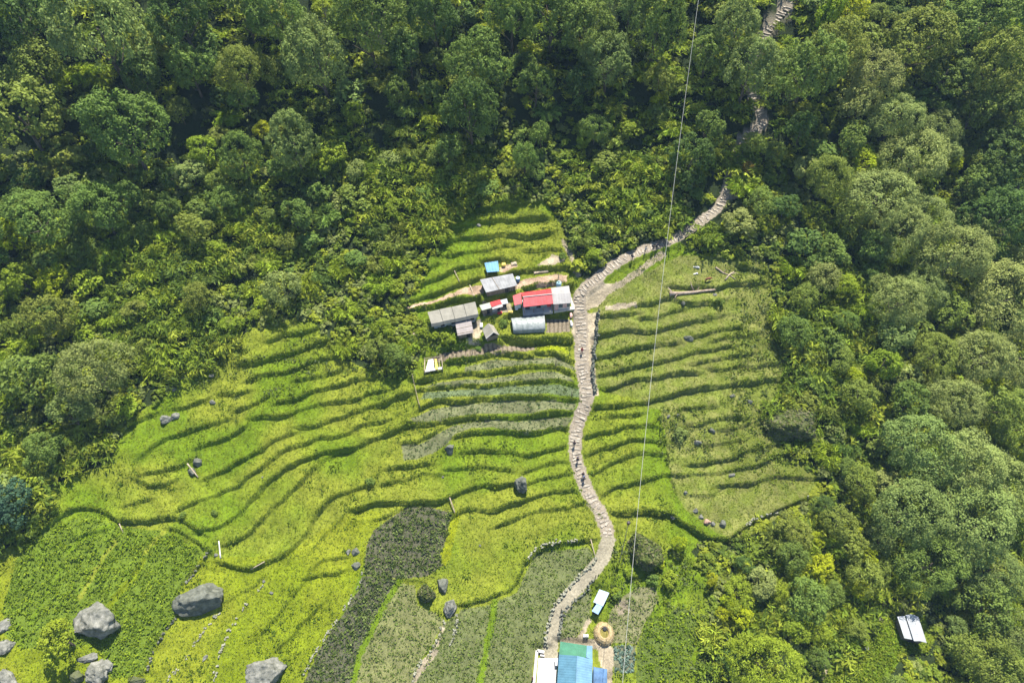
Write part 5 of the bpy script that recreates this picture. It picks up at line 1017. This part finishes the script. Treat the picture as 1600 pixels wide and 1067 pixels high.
stick('plank', unz(V8, [(858,128)])[0], unz(V8, [(885,205)])[0], .13, M_WOOD, 'weathered plank fence at the top corner of the dark field', 'plank', .6, .5)
stick('plank', (710,424), (718,441), .1, M_WOOD, 'grey plank on the bank above the dirt yard', 'plank', .2, .2)
stick('plank', (734,446), (741,463), .1, M_PLANK, 'plank lying across the brown dirt yard', 'plank', .12, .12)
stick('plank', unz(V3, [(578,305)])[0], unz(V3, [(592,345)])[0], .1, M_PLANK, 'short plank at the top edge of the leafy field', 'plank', .4, .1)
stick('plank', unz(V2, [(968,205)])[0], unz(V2, [(990,285)])[0], .1, M_PLANK, 'thin pale rail beside the head of the dirt path', 'plank', .6, .4)
p = ground(845.5, 426); q = MB(); q.box((0, 0, .15), 3.1, .5, .3, R_(8)); q.box((.4, .05, .34), 2.2, .35, .08, R_(10)); o = q.build('timber_stack', M_PLANK); o.location = p; tag(o, 'stack of long pale timber boards behind the dirt yard', 'timber')
p = ground(809, 439); q = MB(); q.tube([(0,0,0),(0,0,.1),(0,0,.95),(0,0,1.0)], [.42,.46,.46,.4], 16); o = q.build('water_drum', noisy('drum_blue', (.05,.15,.32), (.08,.22,.42), 2, .4), None, None, True); o.location = p; e = o; q = MB(); q.tube([(0,0,1.0),(0,0,1.05)], [.44,.3], 16); q.build('lid', noisy('lid_blue', (.3,.42,.6), (.4,.5,.66), 2, .4), e); tag(o, 'blue drum on the dirt yard beside the grey roofed barn', 'drum')
p = ground(873, 445, .5); q = MB(); q.tube([(0,0,-.3),(0,0,.1),(0,0,1.2),(0,0,1.35)], [.5,.55,.52,.2], 14); o = q.build('water_tank', noisy('tank_teal', (.30,.48,.52), (.4,.58,.6), 2, .5), None, None, True); o.location = p; q = MB(); q.tube([(0,0,1.35),(0,0,1.45)], [.18,.18], 10); q.build('lid', M_DARK, o); tag(o, 'small pale teal water tank behind the pale roofed house', 'tank')
for (x, y, w, d, h, m, nm, l, cat) in [(649,523,.9,.8,.5,M_PLANK,'wooden_crate','pale wooden crate in bushes left of the huts','crate'),(873,444,0,0,0,None,'','',''),(785,478,.8,.5,.4,M_RED,'red_crate','red crate on the terrace before the tiny huts','crate'),
                                       (781,489.5,1.0,.5,.25,M_RED,'red_cloth','red cloth spread on the ledge below the tiny huts','cloth'),(807,483,.6,.6,.5,M_SHEET,'white_bucket','white bucket at the left end of the verandah','bucket'),(798,488,.9,.5,.3,M_YEL,'yellow_sack','yellow sack on the ledge by the verandah','sack'),
                                       (787,415,.8,.8,.5,M_YEL,'yellow_sack','yellow sack on the dirt beside the blue tarp shed','sack'),(803,413,1.2,.8,.3,M_PLANK,'board_pile','pile of pale boards right of the blue tarp shed','boards'),
                                       (892,494,.45,1.2,.6,M_PINKW,'pink_bench','pinkish bench between the seed bed and stair path','bench'),(892.5,507,.4,1.3,.6,M_SHEET,'white_bench','white bench between the seed bed and stair path','bench'),(915,994,.9,.5,.7,M_SHEET,'laundry_basket','white heap of laundry behind the green roof','laundry'),
                                       (752,509,.6,1.1,.35,M_SHEET,'white_sacking','white sacking piled beside the little gabled hut','sack'),(1088,418,1.3,.4,.15,M_ZINC,'metal_sheet','crumpled pale metal sheet at the top right terrace','sheet'),(1087,428,1.0,.3,.12,M_SHEET,'white_sheet','white plastic scrap on the top right terrace','sheet')]:
    if not nm: continue
    p = ground(x, y); an = random.uniform(-.2, .3); q = MB(); q.box((0, 0, h*.5), w, d, h, an); q.box((.05, .02, h+.04), w*.8, d*.75, .08, an+.2); q.box((w*.15, -d*.1, h+.1), w*.4, d*.4, .07, an-.4); o = q.build(nm, m); md = o.modifiers.new('b', 'BEVEL'); md.width = .03; o.location = p; tag(o, l, cat)
# fence posts
for k, (x, y, h, l) in enumerate([(738,553,1.8,'thin post at the left of two in the seed bed bank'),(868,572,2.2,'thin post in the upper crop terrace near the path'),(893,618,1.6,'thin post at the right end of a crop terrace'),(872,437,2.0,'wooden post at the right end of the dirt yard'),(935,488,1.6,'dark post at the head of the stone wall right of the stairs'),
                              (838,546,.6,'short stub in the middle of the seed bed'),(930,902,1.6,'wooden post beside the dirt path above the pale blue shed'),(877,953,1.3,'short post where the dirt path wall bends')]):
    p = ground(x, y); q = MB(); q.tube([(0,0,-.3),(.02,.03,h)], [.09,.06], 6); o = q.build('fence_post', M_WOOD); o.location = p; tag(o, l, 'post', 'fence posts')
# old rail fence beside the crop terraces
pf = [(645,589),(648,604),(652,620),(656,636)]; g0 = ground(*pf[0]); e = empty('rail_fence', g0, 'overgrown wooden rail fence left of the crop terraces', 'fence'); gp = [ground(*p) for p in pf]
for p in gp: q = MB(); q.tube([p+Vector((0,0,-.2)), p+Vector((0,0,1.1))], [.07,.06], 6); q.build('post', M_WOOD, e, g0)
for i in range(3):
    for h in (.4, .9): q = MB(); q.tube([gp[i]+Vector((0,0,h)), gp[i+1]+Vector((0,0,h))], [.05,.05], 6); q.build('rail', M_WOOD, e, g0)
# overhead cable and the tall pole
dA = ray(np.array([1097.]), np.array([-40.]))[0]; dB = ray(np.array([970.]), np.array([1100.]))[0]; A = Vector(CP+dA*148); Bv = Vector(CP+dB*108)
pts = [A.lerp(Bv, t)-Vector((0, 0, 9*4*t*(1-t))) for t in np.linspace(0, 1, 40)]; q = MB(); q.tube(pts, [.038]*40, 6); o = q.build('overhead_cable', M_CABLE, None, A); o.location = A; tag(o, 'thin pale cable stretched high across the whole valley side', 'cable')
p = ground(968, 878); t_ = Vector(hit(np.array([982.]), np.array([817.]), T, 9.0)[0]); q = MB(); q.tube([Vector((0,0,-.5)), t_-p], [.07,.05], 6); o = q.build('leaning_pole', M_WOOD, None, None); o.location = p; tag(o, 'tall slender pole with a dark top beside the overhead cable', 'pole')
q = MB(); q.tube([t_-p+Vector((0,0,-.3)), t_-p+Vector((0,0,-.25)), t_-p+Vector((0,0,.35)), t_-p+Vector((0,0,.4))], [.15,.3,.3,.12], 12); q.build('dark_cap', mat('black_plastic', (.03,.02,.02), .5)[0], o)

# ------------------------------------------------------------------ people and the cow
def skin(name, verts, edges, rad, m, parent=None, sub=1, root=0):
    me = bpy.data.meshes.new(name); me.from_pydata(verts, edges, []); o = link(name, me, parent); me.materials.append(m)
    md = o.modifiers.new('skin', 'SKIN'); md.use_smooth_shade = True; sv = me.skin_vertices[0].data
    for i, r in enumerate(rad): sv[i].radius = (r, r) if not isinstance(r, tuple) else r
    sv[root].use_root = True; sd_ = o.modifiers.new('sub', 'SUBSURF'); sd_.levels = sub; sd_.render_levels = sub; return o
M_SKIN = mat('skin', (.35,.2,.13), .6)[0]; M_HAIR = mat('hair', (.02,.015,.012), .6)[0]
CL = {'navy': (.03,.04,.10), 'black': (.025,.025,.03), 'maroon': (.25,.03,.05), 'red': (.5,.03,.04), 'grey': (.2,.2,.22), 'white': (.6,.6,.6), 'blue': (.06,.12,.3), 'khaki': (.25,.2,.12)}
def clo(c):
    n_ = 'cloth_'+c; return bpy.data.materials.get(n_) or noisy(n_, tuple(x*.85 for x in CL[c]), CL[c], 6, .85)
def person(px, py, face, shirt, pants, pack, label, stride=.22):
    g = ground(px, py, .9); a = R_(face); e = None; s = stride
    v = [(0,0,.95),(0,.0,1.2),(0,.01,1.42),(0,.02,1.53),(0,.03,1.62),(0,.04,1.74),
         (.10,0,.9),(.11,.13*s/.22,.5),(.11,.0+s*.35,.08),(.11,.14+s*.35,.04),(-.10,0,.9),(-.11,-.02,.5),(-.11,-.3*s/.22,.1),(-.11,-.18*s/.22,.04),
         (.19,0,1.40),(.24,-.06,1.14),(.25,.08,.92),(-.19,0,1.40),(-.24,.08,1.14),(-.24,.20,.94)]
    ed = [(0,1),(1,2),(2,3),(3,4),(4,5),(0,6),(6,7),(7,8),(8,9),(0,10),(10,11),(11,12),(12,13),(2,14),(14,15),(15,16),(2,17),(17,18),(18,19)]
    rd_ = [.13,.12,.14,.055,.09,.08,.085,.058,.04,.035,.085,.058,.04,.035,.06,.042,.03,.06,.042,.03]
    for hb in (16, 19):       # five fingers per hand
        b0 = Vector(v[hb]); pi = len(v); v.append(tuple(b0+Vector((0,.02,-.07)))); ed.append((hb, pi)); rd_.append(.03)
        for k in range(4): q_ = b0+Vector((0,.02,-.07)); f1 = q_+Vector((0,-.03+.02*k,-.05)); f2 = f1+Vector((0,.015,-.035-.004*k)); i1 = len(v); v += [tuple(f1), tuple(f2)]; ed += [(pi, i1), (i1, i1+1)]; rd_ += [.009, .008]
        i1 = len(v); v += [tuple(b0+Vector((0,.06,-.05))), tuple(b0+Vector((0,.075,-.09)))]; ed += [(pi, i1), (i1, i1+1)]; rd_ += [.01, .009]
    o = skin('person', v, ed, rd_, M_SKIN); o.location = g+Vector((0, 0, .07)); o.rotation_euler = (0, 0, a); tag(o, label, 'person')
    skin('shirt', [v[i] for i in (0,1,2,14,15,16,17,18,19)], [(0,1),(1,2),(2,3),(3,4),(4,5),(2,6),(6,7),(7,8)], [.15,.14,.16,.08,.06,.045,.08,.06,.045], clo(shirt), o)
    skin('trousers', [v[i] for i in (0,6,7,8,10,11,12)], [(0,1),(1,2),(2,3),(0,4),(4,5),(5,6)], [.15,.11,.08,.06,.11,.08,.06], clo(pants), o)
    h = MB(); h.tube([(0,.01,1.64),(0,.01,1.70),(0,.02,1.78),(0,.03,1.83),(0,.03,1.845)], [.085,.105,.10,.06,.01], 12); h.build('hair', M_HAIR, o, None, True)
    fc = MB(); fc.box((.035,.118,1.69), .02, .01, .012); fc.box((-.035,.118,1.69), .02, .01, .012); fc.box((0,.128,1.655), .02, .03, .035); fc.box((0,.118,1.615), .045, .01, .01); fc.build('face', M_HAIR, o)
    if pack: b_ = MB(); b_.box((0,-.22,1.25), .32, .2, .5); b_.box((0,-.34,1.15), .22, .08, .24); bo = b_.build('backpack', clo(pack), o); md = bo.modifiers.new('b', 'BEVEL'); md.width = .06; md.segments = 3
    return o
person(897.5, 693, 180, 'navy', 'black', 'black', 'hiker in dark clothes with backpack, uppermost of four on the lower stairs')
person(902.5, 718, 175, 'black', 'navy', 'navy', 'hiker in black jacket, second from top on the lower stairs')
person(911, 741, 170, 'navy', 'black', None, 'person in navy walking close beside another on the lower stairs')
person(912.5, 748, 185, 'grey', 'black', 'blue', 'person in grey with blue pack, lowest of four on the stairs')
person(909.5, 547, 150, 'red', 'maroon', None, 'person in red on the wide stairs below the pale roofed house', .1)
person(988, 402, 240, 'navy', 'black', 'black', 'lowest walker in dark clothes on the upper stairs')
person(1008.5, 390, 240, 'white', 'black', None, 'walker in pale top and black trousers on the upper stairs')
person(1021, 387, 245, 'black', 'grey', 'black', 'walker in black with grey trousers near the cable crossing')
person(1027, 384, 60, 'navy', 'black', None, 'uppermost walker in navy on the upper stairs near the cable')
person(832, 1060, 90, 'maroon', 'black', None, 'person in maroon standing by the low white patio wall', .05)
M_COW = noisy('cow_hide', (.11,.04,.02), (.18,.065,.03), 2, .8)
g = ground(1106.5, 436, .6)
cv = [(-.62,0,1.05),(-.25,0,1.02),(.2,0,1.02),(.55,0,1.08),(.82,0,1.0),(1.08,0,.72),(1.28,0,.5),
      (-.6,.18,.8),(-.5,.18,.45),(-.6,.18,.05),(-.6,-.18,.8),(-.64,-.18,.45),(-.72,-.18,.05),(.5,.17,.75),(.52,.17,.4),(.5,.17,.04),(.5,-.17,.75),(.6,-.17,.4),(.56,-.17,.04),(-.82,0,1.0),(-.9,0,.7),(-.9,0,.4),(1.05,.16,.82),(1.05,-.16,.82)]
ce = [(0,1),(1,2),(2,3),(3,4),(4,5),(5,6),(0,7),(7,8),(8,9),(0,10),(10,11),(11,12),(3,13),(13,14),(14,15),(3,16),(16,17),(17,18),(0,19),(19,20),(20,21),(5,22),(5,23)]
cr_ = [.28,.31,.33,.28,.17,.13,.09,.14,.07,.055,.14,.07,.055,.12,.065,.055,.12,.065,.055,.06,.03,.04,.03,.03]
o = skin('cow', cv, ce, cr_, M_COW); o.location = g; o.scale = (.8, .8, .8); o.rotation_euler = (0, 0, R_(15)); tag(o, 'reddish brown cow grazing on the top right terrace', 'cow')
h = MB(); h.tube([(1.02,.08,.86),(1.05,.18,.98),(1.12,.2,1.1)], [.03,.025,.008], 6); h.tube([(1.02,-.08,.86),(1.05,-.18,.98),(1.12,-.2,1.1)], [.03,.025,.008], 6); h.build('horns', M_PLANK, o)
# thin bluish scattering volume, added to lift the dark shadows to a matte tone
hz = bpy.data.materials.new('shadow_lift_haze'); hz.use_nodes = True; n_ = hz.node_tree; n_.nodes.remove(n_.nodes['Principled BSDF']); pv = n_.nodes.new('ShaderNodeVolumePrincipled')
pv.inputs['Color'].default_value = (.45, .68, 1, 1); pv.inputs['Density'].default_value = .00013; pv.inputs['Anisotropy'].default_value = 0; n_.links.new(pv.outputs[0], n_.nodes['Material Output'].inputs['Volume'])
zt = max(float(ZZ.max()), 114)+30; zb = float(ZZ.min())-1; q = MB(); q.box((0, 80, (zt+zb)/2), 680, 520, zt-zb); o = q.build('lift_haze', hz); o['kind'] = 'stuff'; o['label'] = 'thin bluish volume added over the slope to lift the shadows'
print('plants', len(PLANTS), 'banks', NLN, 'objects', len(SC.objects))
